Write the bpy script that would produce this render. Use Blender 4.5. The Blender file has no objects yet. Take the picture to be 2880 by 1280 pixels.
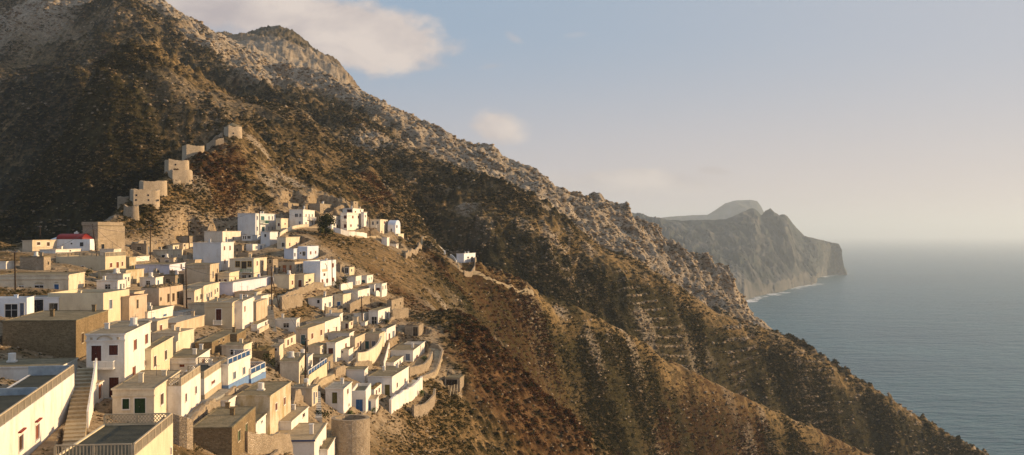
import bpy, bmesh, math, random
import numpy as np
from mathutils import Vector, Matrix

# ------------------------------------------------------------------ camera, sky, sun, exposure
F = 3088.0; CX = 1440.0; HOR = 655.0; SEA = -280.0          # survey constants: focal length, principal column, eye level
C = bpy.context.scene.collection
scn = bpy.context.scene
cam_d = bpy.data.cameras.new('camera'); cam = bpy.data.objects.new('camera', cam_d); C.objects.link(cam)
cam_d.sensor_width = 36.0; cam_d.lens = F/2880*36.0; cam_d.shift_y = 15/2880.0
cam_d.clip_start = 1.0; cam_d.clip_end = 200000
cam.rotation_euler = (math.radians(90), 0, 0)
scn.camera = cam
SUN_EL, SUN_AZ = 13.0, 79.0                                   # azimuth clockwise from the view direction (+Y)
world = bpy.data.worlds.new('World'); scn.world = world; world.use_nodes = True
wn = world.node_tree; wn.nodes.clear(); L = wn.links.new
def N(t, ty, **kw):
    n = t.nodes.new(ty)
    for k, v in kw.items():
        if k == 'inp':
            for i, val in v.items(): n.inputs[i].default_value = val
        else: setattr(n, k, v)
    return n
sky = N(wn, 'ShaderNodeTexSky', sky_type='NISHITA', sun_disc=False)
sky.sun_elevation = math.radians(SUN_EL); sky.sun_rotation = math.radians(SUN_AZ)
sky.altitude = 300; sky.air_density = 1.0; sky.dust_density = 1.6; sky.ozone_density = 1.0
bg = N(wn, 'ShaderNodeBackground'); bg.inputs[1].default_value = 0.087
wo = N(wn, 'ShaderNodeOutputWorld')
# clouds live in the sky by direction: a few soft banks with ragged edges
def wmath(op, a, b=None, clamp=False):
    n = N(wn, 'ShaderNodeMath', operation=op, use_clamp=clamp)
    for i, v in enumerate((a, b)):
        if v is None: continue
        if isinstance(v, (int, float)): n.inputs[i].default_value = v
        else: L(v, n.inputs[i])
    return n.outputs[0]
tc = N(wn, 'ShaderNodeTexCoord')
sep = N(wn, 'ShaderNodeSeparateXYZ'); L(tc.outputs['Generated'], sep.inputs[0])
fy = wmath('MAXIMUM', sep.outputs[1], 0.05)
gx = wmath('DIVIDE', sep.outputs[0], fy); gz = wmath('DIVIDE', sep.outputs[2], fy)      # gnomonic bearing / height
comb = N(wn, 'ShaderNodeCombineXYZ'); L(gx, comb.inputs[0]); L(gz, comb.inputs[1])
mp = N(wn, 'ShaderNodeMapping'); mp.inputs['Scale'].default_value = (1.0, 1.7, 1.0); L(comb.outputs[0], mp.inputs[0])
n1 = N(wn, 'ShaderNodeTexNoise', inp={'Scale': 9.0, 'Detail': 9.0, 'Roughness': 0.55, 'Distortion': 0.3}); L(mp.outputs[0], n1.inputs['Vector'])
n2 = N(wn, 'ShaderNodeTexNoise', inp={'Scale': 34.0, 'Detail': 6.0, 'Roughness': 0.6}); L(mp.outputs[0], n2.inputs['Vector'])
tot = None
def cloud(px, py, rx, ry, rot, dens, soft=1.0, edge=1.0):
    """a bank centred at a bearing; rx, ry its half widths"""
    global tot
    u = wmath('SUBTRACT', gx, (px-CX)/F); v = wmath('SUBTRACT', gz, (HOR-py)/F)
    c, s = math.cos(rot), math.sin(rot)
    uu = wmath('ADD', wmath('MULTIPLY', u, c), wmath('MULTIPLY', v, s))
    vv = wmath('SUBTRACT', wmath('MULTIPLY', v, c), wmath('MULTIPLY', u, s))
    uu = wmath('DIVIDE', uu, rx/F); vv = wmath('DIVIDE', vv, ry/F)
    r = wmath('SQRT', wmath('ADD', wmath('MULTIPLY', uu, uu), wmath('MULTIPLY', vv, vv)))
    nn = wmath('MULTIPLY', wmath('SUBTRACT', n1.outputs[0], 0.5), 2.6*edge)
    n3 = wmath('MULTIPLY', wmath('SUBTRACT', n2.outputs[0], 0.5), 1.5*edge)
    m = wmath('MULTIPLY', wmath('SUBTRACT', wmath('ADD', wmath('ADD', nn, n3), 1.0), r), 1.0/soft, clamp=True)
    m = wmath('MULTIPLY', wmath('MULTIPLY', wmath('MULTIPLY', m, m), wmath('SUBTRACT', 3.0, wmath('MULTIPLY', m, 2.0))), dens)
    tot = m if tot is None else wmath('MAXIMUM', tot, m)
#CLOUDS#
cloud(960, 95, 360, 118, -0.16, 1.0, 0.42, 0.42)
cloud(600, 0, 420, 130, -0.12, 1.0, 0.5, 0.4)
cloud(1400, 360, 92, 54, -0.2, 1.0, 0.6, 0.55)
cloud(1445, 107, 34, 16, -0.5, 0.35, 0.9, 0.8)
cloud(1390, 186, 60, 12, 0.1, 0.35, 0.9, 0.8)
cloud(1620, 98, 40, 10, 0.1, 0.15, 0.9, 0.8)
cloud(1780, 514, 340, 50, 0.0, 0.8, 0.6, 0.5)
cloud(1680, 495, 70, 22, 0.0, 0.85, 0.6, 0.7)
cloud(1800, 488, 90, 20, 0.0, 0.8, 0.6, 0.7)
cloud(2010, 480, 80, 20, -0.1, 0.75, 0.6, 0.7)
skm = N(wn, 'ShaderNodeMix', data_type='RGBA', blend_type='MULTIPLY'); skm.inputs[0].default_value = 1.0
L(sky.outputs[0], skm.inputs[6]); skm.inputs[7].default_value = (1.0, 0.95, 0.92, 1)
hz = N(wn, 'ShaderNodeMapRange', interpolation_type='SMOOTHSTEP', inp={1: -0.02, 2: 0.19, 3: 0.0, 4: 1.0}); L(gz, hz.inputs[0])
air = N(wn, 'ShaderNodeMix', data_type='RGBA'); air.inputs[6].default_value = (5.3, 4.45, 4.35, 1); air.inputs[7].default_value = (2.45, 3.35, 4.5, 1); L(hz.outputs[0], air.inputs[0])
azr = N(wn, 'ShaderNodeMapRange', interpolation_type='SMOOTHSTEP', inp={1: -0.15, 2: 0.55, 3: 0.0, 4: 0.45}); L(gx, azr.inputs[0])
air2 = N(wn, 'ShaderNodeMix', data_type='RGBA'); L(azr.outputs[0], air2.inputs[0]); L(air.outputs[2], air2.inputs[6]); air2.inputs[7].default_value = (5.35, 4.7, 4.65, 1)
skp = N(wn, 'ShaderNodeMix', data_type='RGBA'); skp.inputs[0].default_value = 0.92; L(skm.outputs[2], skp.inputs[6]); L(air2.outputs[2], skp.inputs[7])
# each bank is a little thicker and darker below
cramp = N(wn, 'ShaderNodeMapRange', inp={1: 0.40, 2: 0.60, 3: 0.0, 4: 1.0}); L(n1.outputs[0], cramp.inputs[0])
ccol = N(wn, 'ShaderNodeMix', data_type='RGBA'); ccol.inputs[6].default_value = (3.9, 3.45, 3.5, 1); ccol.inputs[7].default_value = (6.0, 5.2, 4.7, 1)
L(cramp.outputs[0], ccol.inputs[0])
cm = N(wn, 'ShaderNodeMix', data_type='RGBA'); L(tot, cm.inputs[0]); L(skp.outputs[2], cm.inputs[6]); L(ccol.outputs[2], cm.inputs[7])
L(cm.outputs[2], bg.inputs[0]); L(bg.outputs[0], wo.inputs[0])
sun_d = bpy.data.lights.new('sun', 'SUN'); sun = bpy.data.objects.new('sun', sun_d); C.objects.link(sun)
sun_d.energy = 5.0; sun_d.angle = math.radians(0.6); sun_d.color = (1.0, 0.70, 0.38)
_e, _a = math.radians(SUN_EL), math.radians(SUN_AZ)
SUNV = Vector((math.sin(_a)*math.cos(_e), math.cos(_a)*math.cos(_e), math.sin(_e)))
sun.rotation_euler = SUNV.to_track_quat('Z', 'Y').to_euler(); sun.location = SUNV*500
vs = scn.view_settings; vs.view_transform = 'Standard'; vs.look = 'None'; vs.exposure = 0.52; vs.gamma = 1.0; vs.use_curve_mapping = False
scn.cycles.volume_bounces = 1; scn.cycles.max_bounces = 6

def P(px, py, Y):                                            # survey point: bearing, height angle, distance ahead
    return Vector(((px-CX)/F*Y, Y, (HOR-py)/F*Y))

# ------------------------------------------------------------------ numpy noise
def _hash(ix, iy, seed):
    h = (ix.astype(np.uint32)*np.uint32(374761393) + iy.astype(np.uint32)*np.uint32(668265263) + np.uint32(seed*1442695 & 0xffffffff))
    h = (h ^ (h >> np.uint32(13)))*np.uint32(1274126177)
    h = (h ^ (h >> np.uint32(15)))*np.uint32(2246822519)
    return ((h ^ (h >> np.uint32(16))) & np.uint32(0xffff)).astype(np.float32)/65535.0
def vnoise(x, y, seed=0):                                    # value noise, -1..1
    fx = np.floor(x); fy = np.floor(y); ix = fx.astype(np.int64).astype(np.int32); iy = fy.astype(np.int64).astype(np.int32)
    u = (x-fx).astype(np.float32); v = (y-fy).astype(np.float32)
    u = u*u*u*(u*(u*6-15)+10); v = v*v*v*(v*(v*6-15)+10)
    a = _hash(ix, iy, seed); b = _hash(ix+1, iy, seed); c = _hash(ix, iy+1, seed); d = _hash(ix+1, iy+1, seed)
    return (a+(b-a)*u+(c-a)*v+(a-b-c+d)*u*v)*2-1
def fbm(x, y, lam, octs, seed=0, gain=0.5, ridged=False):
    s = np.zeros(x.shape, np.float32); amp = 1.0; tot = 0
    ca, sa = math.cos(0.6), math.sin(0.6)
    for o in range(octs):
        n = vnoise(x/lam, y/lam, seed+o*17)
        if ridged: n = 1-2*np.abs(n)
        s += amp*n; tot += amp; amp *= gain; lam *= 0.5
        x, y = ca*x-sa*y+13.7, sa*x+ca*y-7.1
    return s/tot
def cells(x, y, lam, seed):                                  # distance to nearest jittered point, in cells, and its random value
    x = x/lam; y = y/lam; fx = np.floor(x).astype(np.int32); fy = np.floor(y).astype(np.int32)
    best = np.full(x.shape, 9.0, np.float32); val = np.zeros(x.shape, np.float32)
    for dx in (-1, 0, 1):
        for dy in (-1, 0, 1):
            cx, cy = fx+dx, fy+dy
            jx = cx+_hash(cx, cy, seed); jy = cy+_hash(cx, cy, seed+5)
            d = np.hypot(x-jx, y-jy).astype(np.float32)
            m = d < best; best = np.where(m, d, best); val = np.where(m, _hash(cx, cy, seed+9), val)
    return best, val
def smooth(a, b, x):
    t = np.clip((x-a)/(b-a), 0, 1); return t*t*(3-2*t)

# ------------------------------------------------------------------ the mountain side, lofted through surveyed ridge and valley lines
# each line: (bearing px, height py, distance Y)
LINES = [
 [(-900,2200,38),(0,2000,42),(600,2300,42),(1200,2900,44),(1700,3300,50),(2400,3800,60),(3800,4400,90)],
 [(-900,1330,72),(0,1330,84),(300,1320,96),(500,1300,106),(800,1300,135),(1000,1300,168),(1300,1300,215),(1500,1320,245),(1700,1420,262),(2200,1800,290),(3000,2300,330),(3800,2600,380)],
 [(-900,1080,104),(0,1085,115),(300,1110,130),(500,1090,142),(800,1100,168),(1000,1150,196),(1200,1080,240),(1384,1110,262),(1500,1215,268),(1700,1350,278),(2200,1750,310),(3000,2150,370),(3800,2500,420)],
 [(-900,850,175),(0,850,180),(300,860,195),(500,880,215),(720,920,220),(930,920,275),(1100,880,300),(1277,892,312),(1384,984,305),(1454,1054,300),(1505,1135,292),(1581,1206,294),(1682,1280,300),(2200,1680,335),(3000,2050,400),(3800,2400,450)],
 [(-900,760,228),(0,765,230),(200,770,234),(500,775,285),(720,800,285),(930,805,312),(1100,840,332),(1277,905,350),(1384,1035,350),(1505,1180,355),(1600,1270,372),(1708,1420,395),(1961,1700,430),(2217,1900,480),(3000,2000,460),(3800,2300,520)],
 [(-900,705,262),(0,705,265),(300,690,285),(500,700,325),(720,670,355),(850,640,372),(1000,650,396),(1150,720,405),(1277,800,420),(1400,890,428),(1500,970,445),(1600,1050,458),(1708,1200,474),(1961,1400,508),(2217,1560,550),(2443,1700,590),(3000,2000,660),(3800,2100,740)],
 [(-900,700,275),(0,690,282),(230,675,300),(320,605,340),(370,565,355),(450,505,375),(520,462,395),(590,420,415),(635,372,442),(660,338,455),(700,352,460),(783,450,455),(954,560,440),(1080,650,446),(1200,700,450),(1309,735,458),(1398,766,466),(1455,787,472),(1555,823,484),(1708,908,512),(1824,968,530),(1961,1054,552),(2062,1102,566),(2217,1173,590),(2443,1277,625),(3000,1560,700),(3800,1900,800)],
 [(-900,860,380),(0,900,400),(230,900,420),(450,840,470),(600,700,495),(700,500,510),(783,500,505),(954,590,495),(1080,672,500),(1200,735,505),(1309,800,515),(1455,860,535),(1600,950,560),(1708,1060,590),(1961,1260,625),(2217,1380,665),(2443,1520,700),(3000,1600,770),(3800,1900,850)],
 [(-900,640,560),(0,640,560),(180,560,560),(280,420,570),(400,380,570),(560,360,570),(700,390,575),(900,480,580),(1050,560,585),(1180,620,590),(1300,690,605),(1455,745,618),(1600,840,635),(1708,950,650),(1961,1120,681),(2217,1260,707),(2443,1400,735),(3000,1500,800),(3800,1850,880)],
 [(-900,520,720),(0,500,720),(150,430,720),(230,330,730),(290,290,730),(340,235,730),(400,193,730),(430,196,730),(500,245,730),(600,270,730),(720,290,720),(850,340,700),(1000,400,690),(1172,485,680),(1262,536,670),(1476,580,668),(1550,622,674),(1700,702,690),(1829,753,705),(1958,837,722),(2010,873,730),(2140,915,745),(2282,986,760),(2411,1070,772),(2540,1148,785),(2670,1225,796),(2767,1277,806),(3200,1520,860),(3800,1800,950)],
 [(-900,400,860),(0,360,860),(200,320,860),(290,300,850),(400,250,850),(500,262,850),(600,250,840),(720,270,820),(850,330,790),(1000,395,770),(1172,490,750),(1262,548,740),(1476,598,745),(1550,650,750),(1700,735,770),(1829,790,790),(1958,870,810),(2140,960,840),(2282,1080,870),(2540,1300,900),(2767,1420,920),(3200,1500,960),(3800,1700,1050)],
 [(-900,230,1020),(0,190,1020),(200,140,1020),(340,105,1010),(500,130,1000),(650,200,980),(850,290,940),(1000,360,920),(1172,450,900),(1300,500,900),(1476,555,905),(1600,605,910),(1700,650,920),(1829,715,930),(1958,800,950),(2050,850,960),(2120,960,985),(2282,1170,1000),(2540,1300,1000),(2767,1420,1020),(3200,1500,1040),(3800,1600,1150)],
 [(-900,-330,1380),(0,-170,1320),(250,-60,1290),(425,0,1250),(537,50,1230),(626,100,1210),(690,137,1195),(765,180,1180),(850,202,1172),(910,212,1168),(973,235,1160),(1073,285,1150),(1174,335,1140),(1297,408,1120),(1386,458,1100),(1431,497,1100),(1498,514,1095),(1565,542,1090),(1610,550,1090),(1700,569,1085),(1739,582,1085),(1784,616,1085),(1816,621,1085),(1850,645,1085),(1868,690,1085),(1920,726,1085),(1952,731,1085),(1968,756,1085),(2010,760,1085),(2049,763,1080),(2064,795,1080),(2078,840,1080),(2098,880,1080),(2125,960,1080),(2170,1160,1080),(2282,1400,1080),(2540,1450,1090),(3200,1450,1120),(3800,1450,1200)],
 [(-900,-250,1560),(0,-60,1520),(425,90,1500),(560,125,1650),(650,126,1720),(700,118,1750),(740,108,1760),(780,105,1760),(815,112,1760),(860,142,1750),(910,175,1720),(955,205,1680),(1010,275,1600),(1100,400,1500),(1297,480,1300),(1565,640,1280),(1739,760,1260),(1868,900,1250),(2049,1150,1240),(2125,1300,1230),(2282,1360,1230),(3800,1400,1350)],
 [(-900,60,1950),(0,160,1900),(425,240,1850),(973,480,1750),(1297,660,1700),(1565,850,1650),(1868,1080,1600),(2049,1180,1600),(3800,1200,1700)],
]
NCOL, ROWS = 1250, [26, 70, 80, 110, 110, 210, 90, 110, 190, 80, 150, 240, 60, 20]
pxs = np.concatenate([np.linspace(-900, -40, 60, endpoint=False), np.linspace(-40, 2820, NCOL-110), np.linspace(2820, 3800, 51)[1:]])
ncol = len(pxs)
KY = np.array([np.interp(pxs, [p[0] for p in l], [p[2] for p in l]) for l in LINES])
KP = np.array([np.interp(pxs, [p[0] for p in l], [p[1] for p in l]) for l in LINES])
KZ = (HOR-KP)/F*KY
KZ = np.maximum(KZ, SEA-12)
def csm(a, w=5):                                              # light smoothing over bearing so lines carry no kinks
    k = np.ones(w)/w; return np.array([np.convolve(np.pad(r, w//2, 'edge'), k, 'valid') for r in a])
KY = csm(csm(KY, 21), 21)
KZ = np.maximum((HOR-KP)/F*KY, SEA-12)
for k_, w_ in [(i, 61) for i in range(6)]+[(6, 9), (7, 31), (8, 31), (9, 9), (10, 25), (11, 25), (13, 9), (14, 31)]:
    KZ[k_:k_+1] = csm(csm(KZ[k_:k_+1], w_), w_)
GY, GZ, GT = [], [], []
for k in range(len(LINES)-1):
    n = ROWS[k]; t = np.linspace(0, 1, n, endpoint=(k == len(LINES)-2))[:, None]
    def cr(K):
        p0, p1, p2, p3 = K[max(k-1, 0)], K[k], K[k+1], K[min(k+2, len(K)-1)]
        m1 = (p2-p0)*0.5*0.6; m2 = (p3-p1)*0.5*0.6
        return (2*t**3-3*t**2+1)*p1+(t**3-2*t**2+t)*m1+(-2*t**3+3*t**2)*p2+(t**3-t**2)*m2
    def lin(K): return K[k]*(1-t)+K[k+1]*t
    GY.append(lin(KY)); GZ.append(cr(KZ)); GT.append(k+t+0*KY[0])
GY = np.vstack(GY); GZ = np.vstack(GZ); GT = np.vstack(GT)
GPX = np.broadcast_to(pxs, GY.shape)
GX = (GPX-CX)/F*GY
BASEZ = GZ.copy()

# relief: spurs and gullies, rock ribs, boulders, terraces, shrubs
mount = smooth(6.2, 8.5, GT)                                  # mountain beyond the first crest
slope_near = (1-smooth(5.4, 6.2, GT))
vill = slope_near*(1-smooth(1120, 1290, GPX + (GT-4)*30))*(1-smooth(5.15, 5.5, GT))       # village ground: kept calm
right = smooth(1150, 1350, GPX)
big = fbm(GX*0.9+GY*0.5, GY*1.1-GX*0.3, 170, 3, 3, ridged=True)
mid = fbm(GX, GY, 48, 4, 11, ridged=True)
fine = fbm(GX, GY, 12, 4, 23)
crestk = 1-0.62*np.exp(-((GT-12)/0.3)**2)-0.72*np.exp(-((GT-13)/0.35)**2)-0.6*np.exp(-((GT-9)/0.25)**2)-0.7*np.exp(-((GT-6)/0.25)**2)
amp_big = mount*15*crestk
amp_mid = (mount*7.0+ (1-mount)*(1-vill)*3.2*smooth(1.5, 3, GT+right*2))*crestk
GZ = GZ+big*amp_big+(mid-0.2)*amp_mid+fine*(0.35*vill+1.5*(1-vill)*(0.6+0.6*mount))
# gullies that run down the flank towards the sea (downslope is mostly +X)
u = GX*0.62+GY*0.78; v = GX*0.78-GY*0.62
wob = fbm(GX, GY, 90, 2, 70)*22
gul = fbm(v*0.16+400, u+wob, 95, 3, 77, ridged=True); gul2 = fbm(v*0.22+100, u+wob*0.5, 30, 3, 79, ridged=True)
GZ += (gul-0.1)*(mount*15.0+right*(1-mount)*11*(1-vill)*smooth(3.2, 4.2, GT))*crestk+gul2*(mount*4.5+(1-mount)*3.0*(1-vill)*smooth(2, 3, GT+right))*crestk
# shaded ribs under the spur crest at right
# rock bands: cliffs near the skyline and the sea cliff
rockn = fbm(GX, GY*0.8, 90, 3, 41)
pyn = HOR-GZ/GY*F
sky_py = np.interp(pxs, [p[0] for p in LINES[12]], [p[1] for p in LINES[12]])[None, :]
near_sky = np.exp(-np.clip(pyn-sky_py, 0, 999)/ (70+60*smooth(1400, 1600, GPX)))
rock = smooth(0.30, 0.62, near_sky*0.75*mount*smooth(9.2, 10.5, GT)+rockn*0.45+0.12*mount)
rock = np.maximum(rock, smooth(1480, 1620, GPX)*smooth(9.6, 10.4, GT)*smooth(-0.5, 0.1, rockn+0.25))
rock = np.maximum(rock, smooth(10.4, 11.2, GT)*smooth(520, 300, GPX)*smooth(-0.35, 0.1, rockn+0.1))
rock = np.maximum(rock, smooth(1600, 1720, GPX)*smooth(10.2, 10.7, GT)*smooth(12.6, 12.3, GT)*smooth(-0.7, -0.3, rockn))
rk1 = np.abs(fbm(GX*1.4, GY, 26, 4, 55, gain=0.55)); rkc, rkv = cells(GX, GY, 11, 91)
rk2 = fbm(u*1.0, v*0.35, 30, 5, 57, gain=0.62, ridged=True)
cliff = smooth(1640, 1800, GPX)*smooth(10.6, 11.4, GT)*smooth(12.3, 12.05, GT)
rk3 = fbm(GX*1.0+GY*0.25, GY*0.3, 42, 5, 59, gain=0.6, ridged=True)
GZ += rock*((0.5-rk1*2)*4.0+rk2*6.5+(rkv-0.5)*2.5)*(0.45+0.55*crestk)+cliff*(rk3*20+np.abs(fbm(GX*0.9+GY*0.2, GY*0.22, 16, 3, 63))*-7)
knob = np.exp(-((GT-12)/0.12)**2)*fbm(GX*1.0, GY*0.4, 55, 5, 61, gain=0.65)*6.0; GZ += knob
rock = rock*(1-0.75*smooth(12.4, 12.7, GT))
# scattered outcrops everywhere on the mountain
oc, ov = cells(GX, GY, 17, 131)
rgn = fbm(GX, GY, 14, 5, 141, gain=0.65)
outc = smooth(0.45, 0.9, ov)*smooth(0.55, 0.15, oc+0.5*rgn+0.1)*(1-vill)*smooth(-0.25, 0.25, fbm(GX, GY, 130, 2, 151)+0.1)
GZ += outc*(0.6+1.6*mount)*(1+rgn)
# dry-stone terraces on the far spur
ter = right*smooth(8.05, 8.4, GT)*smooth(9.35, 9.0, GT)*smooth(-0.35, 0.05, fbm(GX, GY, 60, 2, 201))
stp = 5.5; q = (GZ+fbm(GX, GY, 40, 2, 223)*3.5)/stp; fr = q-np.floor(q)
stp_m = smooth(-0.3, 0.3, fbm(GX, GY, 28, 2, 221)); GZ += ter*stp*(smooth(0.5, 0.95, fr)-fr)*0.45*stp_m
risr = ter*smooth(0.72, 0.8, fr)*smooth(0.99, 0.93, fr)*smooth(0.0, 0.3, fbm(GX, GY, 26, 3, 211))
# named spurs and ravines, by bearing and distance along their line
def ravine(pts, depth, width, side=0):
    q = [((p[0]-CX)/F*p[1], p[1]) for p in pts]; best = np.full(GX.shape, 1e9, np.float32)
    for (a, b) in zip(q[:-1], q[1:]):
        dx, dy = b[0]-a[0], b[1]-a[1]; t = np.clip(((GX-a[0])*dx+(GY-a[1])*dy)/(dx*dx+dy*dy), 0, 1)
        d = np.hypot(GX-a[0]-t*dx, GY-a[1]-t*dy); best = np.minimum(best, d)
    best = np.maximum(best+fine*1.5, 0)
    return depth*np.exp(-(best/width)**1.5)
GZ += ravine([(418,745),(345,705),(300,655),(290,600),(270,540)], 52, 40)
GZ += ravine([(235,760),(170,700),(120,640),(60,560)], -40, 55)
GZ += ravine([(350,1000),(262,900),(190,810)], 36, 38)
GZ += ravine([(250,1150),(120,1050),(20,950),(-100,850)], 30, 50)
GZ += ravine([(560,900),(620,850),(700,800)], -26, 36)
for pts, dp, wd in (([(1575,483),(1602,455),(1640,425),(1675,400)], -16, 17), ([(1885,535),(1905,510),(1935,480)], -15, 16), ([(1405,425),(1430,400),(1475,368),(1500,350)], -12, 15), ([(1735,500),(1765,470),(1790,440)], 7, 12),
                    ([(1285,655),(1330,615),(1392,575)], -20, 22), ([(1445,640),(1490,600),(1540,575)], -18, 20), ([(1620,670),(1680,635),(1800,610)], -18, 22), ([(1180,670),(1240,620),(1330,560),(1440,545)], -14, 20),
                    ([(1380,650),(1450,600),(1530,560)], 9, 14), ([(2080,730),(2060,690),(2040,650)], -12, 24), ([(1000,800),(1090,740),(1160,680)], -18, 24), ([(850,850),(900,760),(960,690)], -14, 28)):
    GZ += ravine(pts, dp, wd)
# hold the three surveyed crest lines at their heights
for k_, wd_ in ((12, 0.5), (9, 0.4), (6, 0.4)):
    m_ = np.abs(GT-k_) < 0.25; pa = np.where(m_, HOR-GZ/GY*F, 1e9).min(axis=0); tg = HOR-KZ[k_]/KY[k_]*F
    df = np.clip(pa-tg, -60, 60)*(KZ[k_] > SEA+30)
    df = csm(df[None], 45 if k_ == 12 else 25)[0]
    GZ += df[None]/F*GY*np.exp(-((GT-k_)/wd_)**2)
# shrubs as real lumps on the ground, denser on the mountain
def shrub(lam, seed, dens, h):
    d, vv = cells(GX, GY, lam, seed)
    return smooth(0.55, 0.1, d)*smooth(1-dens, 1-dens+0.08, vv)*h, smooth(0.48, 0.25, d)*smooth(1-dens, 1-dens+0.05, vv)
vegn = fbm(GX, GY, 70, 3, 301)*0.5+0.5
s1, c1 = shrub(2.2, 311, 0.72, 0.9); s2, c2 = shrub(4.4, 331, 0.7, 1.8); s3, c3 = shrub(7.5, 351, 0.6, 3.2)
farw = smooth(300, 900, GY)
veg = np.clip(np.maximum(c1*(1-0.8*farw), np.maximum(c2*smooth(150, 420, GY), c3*smooth(380, 800, GY))), 0, 1)
lump = s1*(1-0.8*farw)+s2*smooth(150, 420, GY)+s3*smooth(380, 800, GY)
thin = smooth(0.36, 0.66, vegn+0.10*mount+0.15*fbm(GX, GY, 25, 2, 307))*(1-rock*0.85)*(1-outc)*(1-vill*0.75)
GZ += lump*thin
veg = veg*thin
GZ = np.where((GZ < SEA-8) | (BASEZ < SEA+18), SEA-8, GZ)

dens = np.clip(right*smooth(2.8, 4.0, GT)*smooth(8.95, 8.6, GT)*1.0+smooth(560, 300, GPX)*smooth(6.2, 6.6, GT)*smooth(9.6, 8.9, GT)*1.0+0.25*mount*(1-rock), 0, 1)  # scrub cover; also darkens left valley and spur faces as painted shade
lit_hump = smooth(8.0, 8.5, GT)*smooth(9.25, 9.0, GT)*smooth(270, 300, GPX)*smooth(700, 560, GPX)  # golden bare rock of the hump, with its sunlight painted in as paler ground
bare = np.clip(lit_hump*1.0+smooth(5.5, 5.8, GT)*smooth(6.3, 6.1, GT)*smooth(1000, 800, GPX)*0.5, 0, 1)
lit_crest3 = smooth(5.72, 5.9, GT)*smooth(6.12, 6.0, GT)*smooth(1250, 1350, GPX)  # sunlit strip along the near spur crest, painted as paler ground
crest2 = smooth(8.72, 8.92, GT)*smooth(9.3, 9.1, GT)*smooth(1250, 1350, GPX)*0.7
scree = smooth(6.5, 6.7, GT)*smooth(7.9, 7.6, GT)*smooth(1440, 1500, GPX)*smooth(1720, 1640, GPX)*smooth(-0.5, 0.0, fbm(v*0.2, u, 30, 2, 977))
bare = np.clip(bare+0.8*lit_crest3+crest2+0.9*scree, 0, 1)*smooth(-0.45, 0.0, fbm(GX, GY, 26, 4, 971, gain=0.65)+0.1)
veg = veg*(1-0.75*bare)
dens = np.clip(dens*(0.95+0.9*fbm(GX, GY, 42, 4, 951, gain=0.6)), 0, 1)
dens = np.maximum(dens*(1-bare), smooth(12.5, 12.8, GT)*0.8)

def height_at(px, Y):                                         # surface height by bearing and distance
    c = np.searchsorted(pxs, px); c = int(np.clip(c, 1, ncol-1)); w = (px-pxs[c-1])/(pxs[c]-pxs[c-1])
    w = min(max(w, 0), 1)
    return float(np.interp(Y, GY[:, c-1], GZ[:, c-1])*(1-w)+np.interp(Y, GY[:, c], GZ[:, c])*w)
def ground(x, y): return height_at(CX+x/y*F, y)
def depth_at(px, py, ymin=60, ymax=1400):                     # first distance at which the ground rises to that height angle
    c = int(np.clip(np.searchsorted(pxs, px), 1, ncol-1))
    yy = GY[:, c]; pp = HOR-BASEZ[:, c]/yy*F
    if px < 1110: ymax = min(ymax, float(np.interp(px, pxs, KY[6]))-2)
    ok = np.where((pp <= py) & (yy > ymin) & (yy < ymax))[0]
    if len(ok) == 0: return float(ymax)
    i = ok[0]
    if i == 0: return float(yy[0])
    t = (pp[i-1]-py)/max(pp[i-1]-pp[i], 1e-6)
    return float(yy[i-1]+(yy[i]-yy[i-1])*min(max(t, 0), 1))


# ------------------------------------------------------------------ village survey: every building by bearing, size and openings
# sheets: origin and scale of the survey sheet the numbers of an entry refer to
SHEETS = {'R1': (0, 600, 3.578), 'R2': (0, 880, 2.862), 'R3': (400, 880, 2.862), 'R4': (800, 880, 2.862),
          'R5': (500, 620, 3.816), 'R6': (640, 540, 4.404), 'R7': (800, 700, 3.816), 'R8': (280, 320, 3.18), 'N': (0, 0, 1.0)}
def tp(sh, x, y):
    o = SHEETS[sh]; return o[0]+x/o[2], o[1]+y/o[2]
HOUSES = []
def H(sh, label, geom, wall, feats='', vp=None, roof='slab', cat='house', name='house', D=None, ext=()):
    HOUSES.append(dict(sh=sh, label=label, geom=[float(v) for v in geom.split()], wall=wall, feats=feats, vp=vp, roof=roof, cat=cat, name=name, D=D, ext=ext))
# geom: left end of front, near corner, far end of side, top and foot of the near corner.  feats: kind+face x0 x1 y0 y1 colour
# --- sheet 2, bottom left
H('R2', 'big rough stone house with weedy lower wall at the left edge', '20 612 870 55 372', 'rubble', 'wS 655 672 165 240 d', 940, 'dirt', ext=('lip',))
H('R2', 'long low white house directly below the big rough stone house', '-150 490 622 425 600', 'white', 'wF 85 155 545 568 k;wF 300 335 528 545 k;wS 556 576 470 560 d', 930, 'dirt')
H('R2', 'very long white building in the bottom left corner with railed roof terrace', '-700 -150 598 1035 1480', 'white', 'wS 150 185 985 1110 d;wS 285 315 900 1020 r;wS 505 520 975 1000 d', 745, 'dark', D=80, ext=('railS', 'redlintel', 'blueparapet'))
H('R2', 'white two-storey house with carved dark red doors and a balustraded balcony', '695 1003 1213 165 690', 'white', 'dF 735 815 265 388 R;wF 877 948 260 340 R;dF 878 955 520 682 R;dS 1500 1501 1 2 r;wS 1075 1100 215 298 r;wS 1166 1190 172 248 r;wS 1162 1185 378 418 r;wS 1065 1090 432 520 r', 955, 'slab', ext=('cornice', 'pediment', 'balcony 758 925 440 385'))
H('R2', 'pale yellow house wedged behind the white house with red doors', '1150 1216 1392 285 560', 'yellow', 'wS 1237 1256 348 432 d;wS 1325 1342 302 376 d', 1010, 'dirt')
H('R2', 'cream house with a green double door and green window', '905 1240 1447 605 895', 'cream', 'wF 985 1040 692 775 G;dF 1082 1170 688 822 G;wS 1291 1314 650 738 d;wS 1379 1401 600 685 d;wS 1298 1318 835 885 d;wS 1393 1413 775 840 d', 1050, 'slab', ext=('cornice',))
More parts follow.
